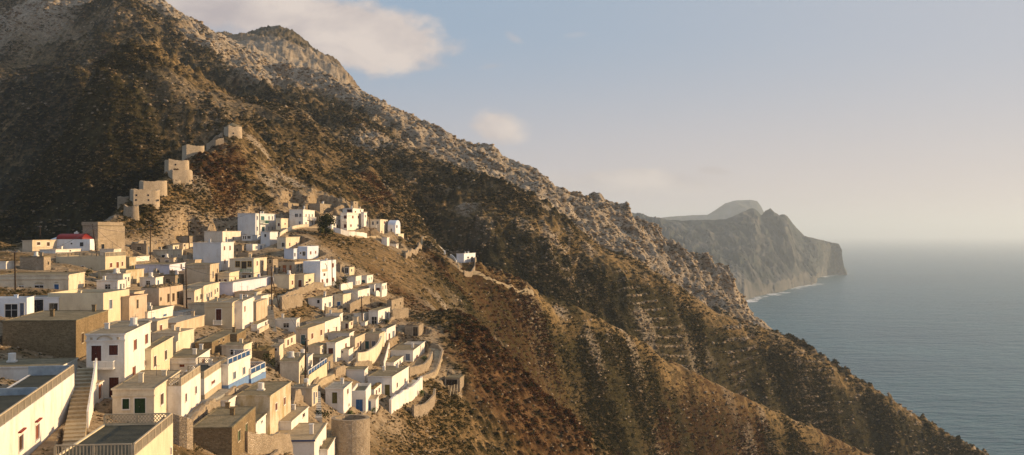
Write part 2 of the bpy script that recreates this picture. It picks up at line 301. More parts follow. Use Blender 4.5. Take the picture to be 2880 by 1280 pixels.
H('R2', 'yellow house cut by the bottom edge with a dark railed roof deck', '430 1085 1392 1148 1560', 'yellow', 'wS 1370 1378 1085 1140 d', 1110, 'dark', D=88, ext=('railS', 'railF', 'lattice'))
# --- sheet 3, bottom centre
H('R3', 'small white house with a red door above a lattice terrace', '203 430 546 360 490', 'white', 'wF 300 340 405 436 r;dS 480 502 370 452 r', 1100, 'dirt', ext=('cornice',))
H('R3', 'white house whose roof terrace has a beige lattice railing', '200 315 470 590 842', 'white', 'wS 345 358 650 715 r;wS 425 438 592 650 r', 1130, 'dark', ext=('latS',))
H('R3', 'white one-storey house with brown foot and two slit windows', '462 500 684 532 692', 'white', 'wS 555 585 545 570 r;wS 638 655 492 508 r', 1180, 'dark', ext=('latS', 'brownband'))
H('R3', 'white house with a blue base and blue latticed roof terrace', '548 692 870 415 612', 'white', 'wS 730 752 475 532 s;wS 808 828 438 495 s', 1480, 'grey', ext=('blueband', 'bluelat'))
H('R3', 'small white and blue porch house with covered stair terrace', '862 874 993 492 560', 'white', 'dS 955 975 478 535 b', 1500, 'grey', ext=('blueband', 'bluelat'))
H('R3', 'cream house with stained front and broad brown roof', '752 1028 1196 662 888', 'stained', 'wS 1070 1085 728 783 r;wS 1138 1152 682 738 r', 1440, 'dirt')
H('R3', 'brown fieldstone house with two green shuttered windows', '388 722 912 918 1180', 'rubble', 'wS 768 788 948 1030 g;wS 830 846 893 968 g', 1285, 'dirt')
H('R3', 'low white house with a broad beige terrace roof and one square window', '1010 1200 1336 868 930', 'white', 'wS 1290 1308 808 838 d', 1440, 'beige')
H('R3', 'white house with a dark blue roof line in front of the round bastion', '925 1385 1482 1022 1230', 'white', 'wS 1425 1437 1070 1140 d;wS 1452 1465 1025 1090 d', 1290, 'beige', ext=('bluetop', 'chimney'))
H('R4', 'narrow white wall house between the blue-lined house and round bastion', '336 347 440 1092 1240', 'white', '', 1290, 'dirt')
H('R3', 'stone and plaster house with a single red window, broad grey roof', '75 270 500 80 165', 'plaster', 'wS 435 455 118 185 r', 1330, 'grey')
H('R3', 'cream block house with blank walls below the grey roofed stone house', '78 290 418 158 306', 'cream', '', 1560, 'beige')
H('R3', 'tiny cream annex with a dark door beside the blank cream house', '246 272 306 228 312', 'cream', 'wS 293 303 238 258 k', 1300, 'slab')
H('R5', 'tall house with ochre front, red front door and small balcony', '287 583 690 880 1160', 'ochre', 'dF 410 468 952 1072 R;wS 606 620 935 1000 d;wS 660 675 905 970 r;wS 608 620 1090 1140 r;wS 664 678 1088 1140 r', 1060, 'slab', ext=('cornice', 'balcony 385 478 1112 1070'))
H('R5', 'white house joined behind the tall ochre-fronted house', '686 693 810 866 1160', 'white', 'wS 712 725 920 980 r;wS 770 780 1090 1140 r', 1180, 'slab')
H('R5', 'blank pink-beige plastered house beside the steep stone steps', '812 842 962 876 1075', 'plaster', '', 1330, 'beige')
H('R5', 'low white house with a tiny window beside the steep stone steps', '815 852 962 1112 1185', 'white', 'wS 935 950 1085 1120 d', 1330, 'dirt')
H('R3', 'low fieldstone annex with brown roof above the white and blue house', '425 560 705 236 330', 'rubble', 'wS 613 622 205 240 k;wS 648 658 190 225 k', 1230, 'dirt')
H('R3', 'low stone house under a scrubby brown earth roof', '800 1022 1068 300 392', 'rubble', '', 1250, 'scrub')
H('R3', 'little cream hut with one square black window', '1040 1103 1118 262 380', 'cream', 'wF 1060 1085 285 306 k', 1250, 'slab', cat='hut', name='hut')
H('R3', 'beige house with dark roof and a green ladder at its side', '1108 1262 1312 388 556', 'cream', '', 1130, 'dirt', ext=('ladder',))
# --- sheet 4
H('R4', 'small cream ruin with two narrow doorways and a rubble roof', '-40 0 92 205 274', 'cream', 'dS 22 35 215 262 r;wS 52 64 200 240 r', 1500, 'rubbleroof')
H('R4', 'beige house with a tall teal door on its shaded front', '90 187 320 124 262', 'beige', 'dF 133 167 178 262 t;wS 215 230 165 208 r;wS 288 302 135 180 r', 1650, 'dirt')
H('R4', 'white house joined to the beige house with the teal door', '316 323 451 72 192', 'white', 'wS 347 358 132 175 r;wS 412 422 112 148 r', 1650, 'dirt')
H('R4', 'low beige house at the left end of the middle row', '190 285 340 264 352', 'cream', 'wS 300 312 290 320 k', 1650, 'dirt')
H('R4', 'white house of the middle row with a dark red front door', '340 410 527 240 390', 'white', 'dF 353 392 284 362 R;wS 488 500 245 280 r', 1650, 'dirt')
H('R4', 'beige house of the middle row with two narrow doorways', '525 568 647 200 325', 'beige', 'dS 586 598 240 292 r;dS 606 618 228 300 d', 1650, 'dirt')
H('R4', 'beige house of the middle row with a grey door and grey window', '645 762 806 166 292', 'beige', 'dF 645 680 228 300 t;wF 703 733 228 270 s', 1650, 'dirt')
H('R4', 'white hut with one black window in front of the middle row', '413 517 541 292 390', 'white', 'wF 455 472 308 322 k', 1600, 'dirt', cat='hut', name='hut')
H('R4', 'small white house with curved end wall beyond the middle row', '798 822 894 126 218', 'white', 'dS 838 850 165 212 r;dS 868 885 145 200 s', 1700, 'dark')
H('R4', 'narrow white block at the head of the stone stairway', '768 785 816 168 252', 'white', 'dS 792 800 195 240 k', 1700, 'slab')
H('R7', 'white house with black double doors under a leafy canopy', '905 1005 1133 660 800', 'white', 'dF 935 990 730 815 K;wS 1040 1052 715 762 s;wS 1096 1108 690 745 r', 1780, 'dirt')
H('R7', 'low white side wing of the house with black double doors', '745 845 905 692 795', 'white', 'wS 860 870 740 770 k', 1780, 'dirt')
H('R7', 'roofless stone house with two slit windows on the scrub slope', '1100 1150 1278 546 670', 'stone', 'wS 1183 1192 590 620 k;wS 1240 1250 570 600 k', 1800, 'rubbleroof', cat='ruin', name='ruined_house')
H('R7', 'collapsed stone hut with a black doorway and fallen planks', '1290 1440 1492 818 936', 'stone', 'dF 1380 1430 838 934 k', 1700, 'rubbleroof', cat='ruin', name='ruined_house')
H('R7', 'white house with black square window behind the zigzag stair wall', '255 405 531 526 652', 'white', 'wF 350 378 548 585 k;wS 475 497 572 622 s;wS 430 445 585 612 k', 1740, 'dirt')
H('R7', 'cream house with a navy blue door on its front', '530 628 786 491 637', 'cream', 'dF 565 602 568 650 b;wS 672 682 560 585 r;wS 748 758 535 560 r', 1740, 'dirt')
H('R7', 'white house with three narrow windows joined to the cream house', '782 789 916 447 602', 'white', 'wS 803 813 515 552 k;wS 850 860 502 540 k;wS 890 903 478 530 s', 1740, 'slab')
H('R7', 'white house with dark doorway at the east end of its row', '972 1045 1097 372 515', 'white', 'dF 985 1025 418 474 R;wS 1052 1060 398 440 k;wS 1078 1086 390 430 k', 1800, 'slab')
H('R7', 'small white wing with one window left of the dark doorway house', '905 965 973 380 490', 'white', 'wF 945 962 425 460 k', 1850, 'dirt')
H('R7', 'white house with plain shaded front under the yellow ruin', '648 765 825 292 388', 'white', 'dS 772 780 345 385 s;dS 795 803 340 380 s', 1800, 'dirt')
H('R7', 'white house with teal doors on the upper east row', '825 885 949 286 368', 'white', 'dF 830 865 335 382 t;wS 905 912 310 340 s;wS 930 937 302 330 s', 1800, 'dirt')
H('R7', 'stone ruin directly right of the arched white house', '550 600 626 160 250', 'stone', '', 1800, 'rubbleroof', cat='ruin', name='ruined_house')
H('R7', 'yellow roofless ruin with dark openings above the upper east row', '640 698 751 192 282', 'yellow', 'wF 650 685 205 262 k;wS 715 725 215 245 k', 1800, 'rubbleroof', cat='ruin', name='ruined_house')
# --- sheet 5
H('R5', 'tall white house with a big arched balcony opening', '1345 1530 1698 437 716', 'bluewhite', 'aS 1547 1608 462 550 k;wS 1563 1582 568 595 d;wS 1592 1612 625 670 r;dS 1543 1560 632 712 r;wS 1655 1675 460 505 r;wS 1655 1678 615 658 r', 1780, 'slab', ext=('parapet',))
H('R5', 'yellow house with red door between lilac row and arched house', '1250 1355 1532 580 742', 'yellow', 'dF 1293 1330 640 714 R;wS 1485 1502 615 655 r;wS 1372 1400 655 672 d', 1720, 'slab', ext=('aircon',))
H('R5', 'narrow pale yellow house at the upper end of the lilac row', '1182 1195 1252 582 742', 'yellow', 'wS 1222 1238 645 690 r', 1640, 'slab')
H('R5', 'long lilac-white row house with many small red doors', '575 590 1190 666 800', 'lilac', 'dS 873 893 718 785 R;wS 845 855 728 765 r;wS 910 925 712 758 r;wS 1035 1050 690 740 r;wS 1072 1085 684 732 r;dS 1115 1135 675 735 R;dS 1145 1172 665 728 R', 1610, 'grey')
H('R5', 'cream house below the lilac row with an awning', '860 965 1022 800 905', 'cream', 'wF 920 945 830 870 r;wS 980 995 820 862 d', 1500, 'grey')
H('R5', 'dark ruin of gaping windows beside the lilac row', '1075 1255 1345 440 575', 'plaster', 'dF 1125 1165 480 565 o;dF 1198 1222 482 545 o;wF 1085 1100 490 545 k;dS 1275 1300 475 550 k;dS 1312 1335 470 550 k', 2100, 'rubbleroof', cat='ruin', name='ruined_house')
H('R5', 'cream two-storey house with a green balcony and yellow window frames', '555 815 956 408 625', 'cream', 'wF 620 665 440 498 Y;dF 685 735 443 518 Y;wF 750 790 440 495 Y;wF 690 732 590 630 k;wF 758 785 585 620 k;wS 845 858 437 485 r;wS 908 920 430 478 r;wS 850 862 580 608 r;wS 887 900 568 598 r', 1180, 'slab', ext=('gbalcony 683 792 555 522',))
H('R5', 'yellow house with two dark front doors and white balcony', '428 552 656 562 745', 'yellow', 'dF 440 462 632 702 d;dF 495 525 632 690 R;wS 610 622 608 645 r;wS 568 578 632 662 r', 1180, 'slab', ext=('balcony 446 550 752 705',))
H('R5', 'tall white house with a large grey blank front', '163 465 601 236 540', 'greywhite', 'wS 493 507 277 320 r;wS 553 567 272 320 r;wS 498 512 420 465 r', 1250, 'slab')
H('R5', 'white house with two slim windows on top of its rise', '283 480 676 113 262', 'beigewhite', 'wS 512 525 178 215 d;wS 592 605 175 210 d', 1500, 'slab')
H('R5', 'brown stone house with tall ornate cream side facade', '80 345 441 472 760', 'plaster', 'wS 372 384 548 618 s;wS 396 404 640 700 d;wS 420 428 520 560 d', 1150, 'dirt', ext=('cornice',))
H('R5', 'pale beige house with two small side windows below the balustrade stair', '62 178 275 752 935', 'cream', 'wF 100 145 832 850 d;wS 200 212 815 862 d;wS 240 255 790 845 d', 1000, 'slab')
H('R5', 'cream house with a row of tall white-framed windows', '240 275 446 700 885', 'cream', 'wS 305 318 785 845 s;wS 330 342 775 835 s;wS 352 364 765 825 s;wS 395 405 740 790 d;wS 420 430 725 770 d', 1100, 'slab')
H('R5', 'low ruined stone house with dark gaps left of plaster ruin', '965 1020 1075 410 600', 'stone', 'dS 1030 1050 480 560 k;dF 980 1005 400 460 k', 1700, 'rubbleroof', cat='ruin', name='ruined_house')
# --- sheet 1
H('R1', 'tall blank stone tower house catching the sun against the dark valley', '942 985 1256 124 368', 'stone', 'dS 1018 1050 310 362 k', 2000, 'slab', ext=('topslab',))
H('R1', 'brown and blue-grey house at the left edge of the dark valley', '225 325 628 270 385', 'beige', 'wS 370 405 290 320 d;wS 470 500 290 330 d', 2000, 'slab')
H('R1', 'long low whitewashed house in front of the red roofed chapel', '515 560 932 362 402', 'white', 'wS 700 715 370 385 k', 2000, 'beige')
H('R1', 'ochre yellow house with a railed roof terrace and cream side', '562 1060 1266 435 600', 'ochre', 'wF 668 712 522 558 k;wF 820 845 530 556 k;wS 1105 1128 500 545 r;dS 1170 1195 490 548 r;wS 1222 1238 487 530 r', 1500, 'dirt', ext=('railF', 'railS'))
H('R1', 'crumbling whitewashed stone house near the left edge', '200 440 512 434 572', 'stone', 'wS 480 492 485 520 k', 1500, 'dirt')
H('R1', 'small white broken-walled house at the left edge', '-20 60 142 484 560', 'white', '', 1500, 'dirt')
H('R1', 'long beige house with shell ornaments over its dark windows', '-40 690 852 617 775', 'cream', 'wF 190 240 732 765 k;wF 348 438 725 788 k;wF 545 592 715 776 b', 900, 'dirt', ext=('cornice', 'shells'))
H('R1', 'pale yellow house with tall blank side wall and single blue window', '480 1040 1302 802 1100', 'yellow', 'dF 492 588 900 985 k;wS 1098 1128 870 960 s', 1390, 'dirt', ext=('parapet',))
H('R1', 'reddish stone house behind the pale yellow house', '1262 1300 1478 838 1088', 'pink', 'wS 1375 1392 870 955 k;wS 1312 1322 965 978 k;wS 1400 1412 1060 1085 k', 1500, 'redroof')
H('R1', 'derelict stone house with rubble heaped on its roof', '1420 1600 1840 746 935', 'pink', 'wS 1610 1625 845 880 d;wS 1683 1705 810 895 d;wS 1733 1755 805 885 d;wS 1780 1802 790 855 d', 1500, 'rubbleroof')
H('R1', 'pale house with yellow damp stains and no windows', '985 1265 1448 575 712', 'stained', '', 1300, 'dirt')
H('R1', 'lilac-white house with dark roof above the derelict stone house', '1365 1705 1862 516 665', 'lilac', 'wF 1545 1600 568 598 k;wS 1728 1740 565 615 r;dS 1815 1830 480 562 d', 1100, 'dirt')
H('R1', 'low beige annex under the lilac-white house', '1450 1600 1645 604 700', 'beige', 'dF 1480 1500 640 690 k', 1200, 'slab')
H('R1', 'beige house with small dark door behind the lilac-white house', '1505 1690 1842 366 455', 'cream', 'dF 1628 1668 420 452 k;wS 1725 1735 418 442 r;wS 1795 1805 412 435 r', 1400, 'slab')
H('R1', 'low white house with two blue slit windows beside yellow house', '1465 1485 1746 990 1075', 'white', 'wS 1530 1560 1045 1065 b;wS 1640 1675 1015 1035 b', 1350, 'dirt')
H('R1', 'tiny white house with grey roof and end window', '1745 1840 1937 992 1035', 'white', 'wS 1918 1932 980 1020 k', 1350, 'grey')
H('R1', 'white porch house at the left edge with blue pillars', '-300 270 300 852 1050', 'bluewhite', 'wF 50 175 915 1050 K;dF 200 240 905 1050 s', 800, 'white', ext=('parapet',))
H('R1', 'open terrace house with square white pillars', '285 590 612 838 1010', 'bluewhite', 'dF 285 435 870 1010 k;dF 495 580 905 985 k', 800, 'grey')
H('R1', 'small beige house with one window under the bare hillside', '1735 1840 1956 302 358', 'beige', 'wS 1848 1862 300 335 d', 1500, 'slab')
H('R1', 'small white block between ochre house and beige house', '1350 1372 1502 436 484', 'white', '', 1500, 'slab')
# --- sheet 6
H('R6', 'tall white house with long grey flank and green-shuttered bays', '125 345 597 262 525', 'greywhite', 'wS 505 520 300 345 s;wS 548 562 300 345 s;wS 505 520 430 475 s;wS 548 562 430 475 s;wS 412 455 300 350 t;dS 425 460 430 488 t;wS 362 376 300 345 s;wS 360 375 430 480 s', 1500, 'slab', ext=('gbalconyS 405 470 390 352',))
H('R6', 'white block with one black window below the bayed house', '410 525 622 492 640', 'greywhite', 'wF 455 480 522 558 k', 1500, 'slab')
H('R6', 'low white terrace house with blue doors', '230 310 606 646 724', 'white', 'wS 345 370 670 705 s;dS 405 425 665 720 b;wS 455 470 655 675 k;wS 540 565 645 682 k', 1600, 'grey', ext=('parapet',))
H('R6', 'cream single-storey house between two tall white houses', '598 660 852 326 470', 'cream', 'wF 622 648 385 425 R;wS 705 718 382 408 r;wS 790 803 380 406 r', 1500, 'slab')
H('R6', 'white two-storey house with a small iron balcony on its side', '765 935 1079 216 432', 'white', 'wF 835 870 270 310 k;wF 890 915 270 310 k;dF 885 905 365 427 s;wS 965 978 275 308 s;dS 1003 1017 275 342 s;wS 1043 1055 275 308 s;wS 962 980 375 415 s;wS 1043 1060 375 405 s', 1600, 'slab', ext=('balconyS 988 1062 345 312', 'chimney'))
H('R6', 'square stone house above the white two-storey house', '690 752 891 130 222', 'stone', 'wS 782 790 180 195 k;wS 845 853 178 192 k', 1700, 'slab')
H('R6', 'stone house standing alone above the dark tree', '1110 1146 1292 142 278', 'stone', 'wS 1190 1198 195 212 k;wS 1240 1248 193 210 k', 1700, 'slab')
H('R6', 'white house hugging the right side of the dark tree', '1205 1290 1405 293 455', 'white', 'wS 1378 1388 345 370 r;wS 1320 1333 385 425 s;dS 1350 1368 405 450 r', 1600, 'slab')
H('R6', 'white three-storey house at the heart of the upper cluster', '1400 1480 1656 256 474', 'white', 'wF 1440 1478 290 330 R;dF 1440 1475 400 446 R;wS 1540 1560 295 328 r;wS 1612 1630 293 330 r;wS 1520 1537 402 432 r;wS 1605 1622 402 430 s', 1700, 'slab', ext=('balcony 1435 1480 360 335',))
H('R6', 'white rooftop storey with brown awning on the upper cluster', '1425 1550 1683 200 262', 'white', 'wF 1480 1540 215 250 R;wS 1576 1590 235 255 r;wS 1640 1650 220 245 r', 1700, 'slab', D=410)
H('R6', 'square stone turret house topping the upper cluster', '1530 1560 1618 112 205', 'stone', 'wS 1580 1590 130 150 k', 1700, 'slab', D=418)
H('R6', 'small white stepped house right of the three-storey house', '1655 1690 1727 246 345', 'white', 'wS 1700 1712 285 315 R', 1700, 'slab', D=412)
H('R6', 'cream house with dark windows and long front balcony', '1690 1890 1982 338 548', 'cream', 'wF 1705 1735 368 392 k;wF 1787 1812 365 408 k;wF 1845 1868 362 400 k;dF 1775 1795 480 518 k;dF 1810 1840 482 532 d;wS 1935 1950 362 395 r;wS 1905 1915 480 510 r;wS 1952 1962 480 510 r', 1700, 'slab', ext=('balcony 1692 1850 436 412',))
H('R6', 'white vaulted chapel house at the right end of the cluster', '1985 2080 2140 402 512', 'bluewhite', 'wS 2088 2105 405 445 k;dF 2020 2034 455 505 k', 1750, 'vault', cat='chapel', name='chapel', D=425)
H('R6', 'white house with two black windows below the vaulted chapel', '1980 2116 2183 516 628', 'cream', 'wF 2010 2035 550 595 k;wF 2055 2085 550 595 k;wS 2160 2168 560 580 k', 1750, 'slab')
H('R6', 'small white block stepping down left of the two-window house', '1908 1975 2004 560 665', 'white', '', 1750, 'slab')
H('R6', 'white block below the two-window house at the cluster end', '2000 2090 2118 640 700', 'white', 'wS 2098 2106 640 660 k', 1750, 'slab')
H('R6', 'cream house with a black framed door under the bayed house', '612 722 894 558 700', 'cream', 'dF 670 706 628 680 K;wS 762 776 628 672 r;wS 845 857 622 668 r', 1600, 'slab')
H('R6', 'pale blue house with white sunlit side', '870 988 1127 674 832', 'blue', 'wF 928 965 738 790 k;wF 895 912 745 768 k;wS 1020 1037 735 775 r;wS 1083 1097 730 765 r', 1650, 'slab', ext=('parapet',))
H('R6', 'pale blue wing stepping down from the pale blue house', '700 818 872 700 832', 'blue', 'dS 826 840 755 800 k', 1650, 'slab')
# --- sheet 4, the group above the bastion
H('R4', 'white tower-like house with olive balcony door above the bastion', '330 475 541 607 805', 'white', 'dF 383 425 640 730 O;wS 503 515 612 652 r;wF 320 321 1 2 k;wS 515 523 730 750 k', 1500, 'grey')
H('R4', 'white house with a big blue door', '535 655 697 627 800', 'white', 'dF 575 630 697 792 b', 1330, 'dirt', ext=('parapet',))
H('R4', 'small white annex with half blue half orange door', '660 735 748 692 800', 'white', 'dF 666 696 710 792 b', 1400, 'beige')
H('R4', 'small white house with two slit windows behind the blue door house', '698 722 786 610 690', 'white', 'wS 735 745 622 658 r;wS 757 767 605 640 r', 1600, 'scrub')
H('R4', 'white house with olive door and a chalk circle on its roof', '670 866 1001 512 672', 'white', 'dF 808 848 578 670 O;wS 903 912 562 600 r;wS 965 975 528 565 r', 1750, 'dirt', ext=('circle',))
H('R4', 'low white house with wide brown roof at the lane bend', '855 1035 1121 300 385', 'white', 'dF 975 1010 330 384 s;wS 1062 1072 340 372 r;wS 1105 1115 300 335 k', 1600, 'dirt')
H('R4', 'grey-roofed shed behind the low white house at the lane bend', '965 1100 1130 248 290', 'white', '', 1650, 'grey', cat='shed', name='shed')
H('R4', 'low white outbuilding with two windows below the lane bend', '805 880 966 396 442', 'white', 'wS 905 915 400 425 r;wS 925 935 385 412 k', 1650, 'dirt')
H('R4', 'yellow house with blue balustraded terrace beside the steps', '130 195 343 500 588', 'yellow', '', 1290, 'dark', ext=('bluelat',))
H('R4', 'ruined goat shed of planks and stones on the scrub slope', '1290 1412 1432 522 612', 'stone', 'dF 1300 1390 535 605 k', 1900, 'dirt', cat='shed', name='shed')
H('N', 'lone white chapel on the ridge path with a dark door', '1284 1305 1337 713 738', 'bluewhite', 'wS 1314 1319 722 727 k;dS 1325 1330 722 736 k', 2300, 'slab', cat='chapel', name='chapel', D=452)

# --- smaller buildings between the rows
H('R5', 'low beige house with a cluttered roof under the lilac row', '610 850 872 768 862', 'beige', 'wF 690 720 800 830 k', 1400, 'dirt')
H('R3', 'small fieldstone outhouse behind the white column', '752 762 836 168 238', 'rubble', '', 1250, 'dirt')
H('R3', 'low white outhouse with a slit window beside the fieldstone house', '898 915 1008 880 945', 'white', 'wS 955 968 868 885 k', 1300, 'dirt')
H('R3', 'low white walled shed with beige roof below the cream stained house', '560 690 752 702 758', 'white', '', 1440, 'beige', cat='shed', name='shed')
H('R4', 'small cream house with red-trimmed doors above the middle row', '455 520 553 72 130', 'cream', 'dF 490 512 85 126 R;wS 535 545 70 100 r', 1650, 'dirt')
H('R4', 'tiny white house beside the black double doors', '622 650 672 70 102', 'white', '', 1650, 'dirt')
H('R6', 'low white row with dark windows left of the bayed house', '175 300 412 532 602', 'bluewhite', 'wF 190 205 545 580 k;wF 215 230 545 585 k;wF 245 285 545 580 k', 1500, 'grey')
H('R5', 'small square stone house with arched hole below the low terrace house', '600 690 715 265 338', 'stone', 'wF 628 648 300 330 k', 1500, 'slab')
H('R5', 'small stone house below the pale blue wing', '640 760 800 340 405', 'stone', '', 1500, 'rubbleroof')
H('R1', 'grey stained house between ochre house and lilac-white house', '1262 1300 1372 440 552', 'stained', '', 1500, 'slab')
H('R1', 'small beige box house below the beige house with dark door', '1850 1880 1945 424 472', 'beige', '', 1500, 'slab')
H('R1', 'long blank beige house under the tall grey-fronted house', '1850 1962 2232 468 575', 'plaster', '', 1450, 'slab')
H('R1', 'small cream house with dark shed door beside the bare hillside', '1690 1740 1850 318 372', 'cream', 'wS 1780 1790 330 350 k', 1500, 'dirt')
H('R1', 'dark stone house left of the tall white house', '1780 1900 2055 228 292', 'stone', '', 1500, 'dirt')
H('R7', 'low stone hut in front of the white row with narrow windows', '435 550 625 660 722', 'stone', '', 1750, 'slab', cat='hut', name='hut')
H('R7', 'little beige house with brown door beside the double doors pole', '750 780 842 730 800', 'cream', 'dS 800 812 745 785 d', 1780, 'dirt')
H('R4', 'small beige outbuilding beside the hut of the middle row', '537 560 592 290 345', 'beige', 'dS 570 580 305 340 k', 1600, 'dirt', cat='hut', name='hut')
H('R2', 'small white wing under the balcony with an orange door', '762 782 812 570 715', 'white', 'dS 788 806 580 700 o', 955, 'beige')
STAIRS = [((243, 1036, 127), (214, 1186, 110)), ((214, 1192, 108), (203, 1277, 98))]
# footprints
LEFT_OF = []
for h in HOUSES:
    xl, xc, xr, yt, yb = h['geom']; sh = h['sh']
    pxl, _ = tp(sh, xl, 0); pxr, _ = tp(sh, xr, 0); pxc, pyt = tp(sh, xc, yt); _, pyb = tp(sh, xc, yb)
    h['pc'] = (pxl, pxc, pxr, pyt, pyb); h['vp'] = h['vp'] or 955

def footprint(h):
    pxl, pxc, pxr, pyt, pyb = h['pc']
    D = h['D'] or depth_at(pxc, pyb); h['D'] = D
    cap = 60.0 if h['wall'] == 'lilac' else (45.0 if h['D'] < 100 else 19.0)
    vp = h['vp']
    for _ in range(400):                                      # turn the house until its surveyed side has a believable length
        vx, vy = (vp-CX)/F, 1.0; n = math.hypot(vx, vy); vx /= n; vy /= n
        c0x, c0y = (pxc-CX)/F*D, D
        k = (pxl-CX)/F; W = (c0x-k*c0y)/(vy+k*vx)
        k = (pxr-CX)/F; den = vx-k*vy; Ld = (k*c0y-c0x)/den if den > 1e-4 else 999.0
        if Ld <= cap: break
        vp += 12
    Ld = max(Ld, 3.0)
    W = min(max(W, 4.2 if pxc-pxl < (pxr-pxc)*0.25 else 1.2), 30.0)
    if pxr-pxc < 0.25*(pxc-pxl): Ld = max(Ld, 5.0)
    h.update(c0=(c0x, c0y), v=(vx, vy), W=W, L=Ld, zt=(HOR-pyt)/F*D, zb=(HOR-pyb)/F*D)
for h in HOUSES: footprint(h)
# small box houses tucked into the remaining gaps of the lower rows
def rect_gap(x, y, h):
    X, Y = x-h['c0'][0], y-h['c0'][1]; v = h['v']; lx = X*v[1]-Y*v[0]; ly = X*v[0]+Y*v[1]
    return math.hypot(max(-h['W']-lx, lx, 0), max(-ly, ly-h['L'], 0))
def fill_houses():
    r_ = random.Random(21); used = {}; made = 0; old = list(HOUSES)
    adj = ['small', 'squat', 'tiny', 'plain little', 'low boxy']
    for _ in range(9000):
        if made >= 26: break
        px, py = r_.uniform(300, 1150), r_.uniform(700, 1270)
        if px > 1000+(py-700)*0.7 or (py > 1130 and px > 880) or (py > 1000 and px < 430): continue
        if 780 < px < 915 and 820 < py < 925 or (px > 800 and py < 850): continue
        wl = r_.choice(['white', 'white', 'cream', 'white', 'beigewhite', 'beige', 'stone']); D = depth_at(px, py)
        if D > 330 or D < 120: continue
        hm, wm, lm = r_.uniform(2.3, 3.0), r_.uniform(3.4, 5.0), r_.uniform(4.0, 6.5); yt = py-hm*F/D
        vp = r_.choice([1300, 1450, 1600]); g_ = [px-wm*F/D, px, px+10, yt, py]
        vx, vy = (vp-CX)/F, 1.0; n = math.hypot(vx, vy); vx /= n; vy /= n; c0 = ((px-CX)/F*D, D)
        bx_, by_ = c0[0]+vx*lm, c0[1]+vy*lm; g_[2] = bx_/by_*F+CX
        if g_[2]-px < 6: continue
        pts = [(c0[0]-vy*wm*a+vx*lm*b, c0[1]+vx*wm*a+vy*lm*b) for a in (0, 0.5, 1) for b in (0, 0.5, 1)]
        if any(rect_gap(x, y, h) < 0.7 for h in HOUSES for x, y in pts): continue
        if any(rect_gap(c0[0]-0.5*vy*wm, c0[1]+0.5*vx*wm-q, h) < 0.2 for h in HOUSES for q in (1.5, 3.5)): continue
        nb = min(old, key=lambda h: rect_gap(*pts[4], h)); k = nb['label']; used[k] = used.get(k, 0)+1
        if used[k] > 2: continue
        a = adj[(used[k]-1) % 5] if used[k] < 2 else 'second small'
        side = 'behind' if D > nb['D']+2 else ('in front of' if D < nb['D']-2 else 'beside'); cn = {'beigewhite': 'off-white', 'stone': 'bare stone'}.get(wl, wl)
        lab = ' '.join(('%s %s box house %s the %s' % (a, cn, side, k)).split()[:16]); w_ = g_[2]-px
        ft = 'dS %.1f %.1f %.1f %.1f %s' % (px+w_*0.25, px+w_*0.45, yt+(py-yt)*0.25, py-(py-yt)*0.06, r_.choice('rdbst'))
        if r_.random() < 0.6: ft += ';wS %.1f %.1f %.1f %.1f %s' % (px+w_*0.65, px+w_*0.8, yt+(py-yt)*0.25, yt+(py-yt)*0.55, r_.choice('rdk'))
        if r_.random() < 0.5: ft += ';wF %.1f %.1f %.1f %.1f k' % (px-(px-g_[0])*0.6, px-(px-g_[0])*0.35, yt+(py-yt)*0.3, yt+(py-yt)*0.62)
        h = dict(sh='N', label=lab, geom=g_, wall=wl, feats=ft, vp=vp, roof=r_.choice(['dirt', 'slab', 'grey', 'dirt']), cat='house', name='house', D=D, ext=(), fill=1, pc=tuple(g_))
        footprint(h); HOUSES.append(h); made += 1
fill_houses()
DH = np.full(GX.shape, 99.0, np.float32)
# the ground was cut to seat each house: nowhere in a strip round the walls does it rise over the floor
def carve(c0, v, W, Ld, zb, margin=1.6, slope=1.3):
    cx0, cy0 = c0; xs = [cx0-v[1]*W*a+v[0]*Ld*b for a in (0, 1) for b in (0, 1)]; ys = [cy0+v[0]*W*a+v[1]*Ld*b for a in (0, 1) for b in (0, 1)]
    pad = 7; ks = [(x+s*pad)/y*F+CX for x, y in zip(xs, ys) for s in (-1, 1)]
    a = max(np.searchsorted(pxs, min(ks))-1, 0); b = min(np.searchsorted(pxs, max(ks))+1, ncol)
    if b-a < 2: return
    X = GX[:, a:b]-cx0; Y = GY[:, a:b]-cy0
    lx = X*v[1]-Y*v[0]; ly = X*v[0]+Y*v[1]                    # local: right of corner, behind corner
    dx = np.maximum(np.maximum(-W-lx, lx), 0); dy = np.maximum(np.maximum(-ly, ly-Ld), 0)
    d = np.hypot(dx, dy)
    DH[:, a:b] = np.minimum(DH[:, a:b], d)
    back = (ly > Ld) | (lx < -W)
    lim = zb-0.02+np.where(back, np.maximum(d-0.2, 0)*3.0, np.maximum(d-margin, 0)*slope)
    GZ[:, a:b] = np.where(d < pad, np.minimum(GZ[:, a:b], lim), GZ[:, a:b])
    inside = (dx <= 0.25) & (dy <= 0.25); GZ[:, a:b] = np.where(inside, np.minimum(GZ[:, a:b], zb-0.3), GZ[:, a:b])
def pad_up(h):
    cx0, cy0 = h['c0']; m = (np.hypot(GX-cx0+h['W']/2, GY-cy0-h['L']/2)); r = max(h['W'], h['L'])*0.5+0.8
    return np.where(m < r+4, np.maximum(GZ, h['zb']-0.15-np.maximum(m-r, 0)*1.8), GZ)
for h in HOUSES:
    if h['sh'] == 'N' and 'fill' not in h: GZ = pad_up(h)
for h in HOUSES: carve(h['c0'], h['v'], h['W'], h['L'], h['zb'])
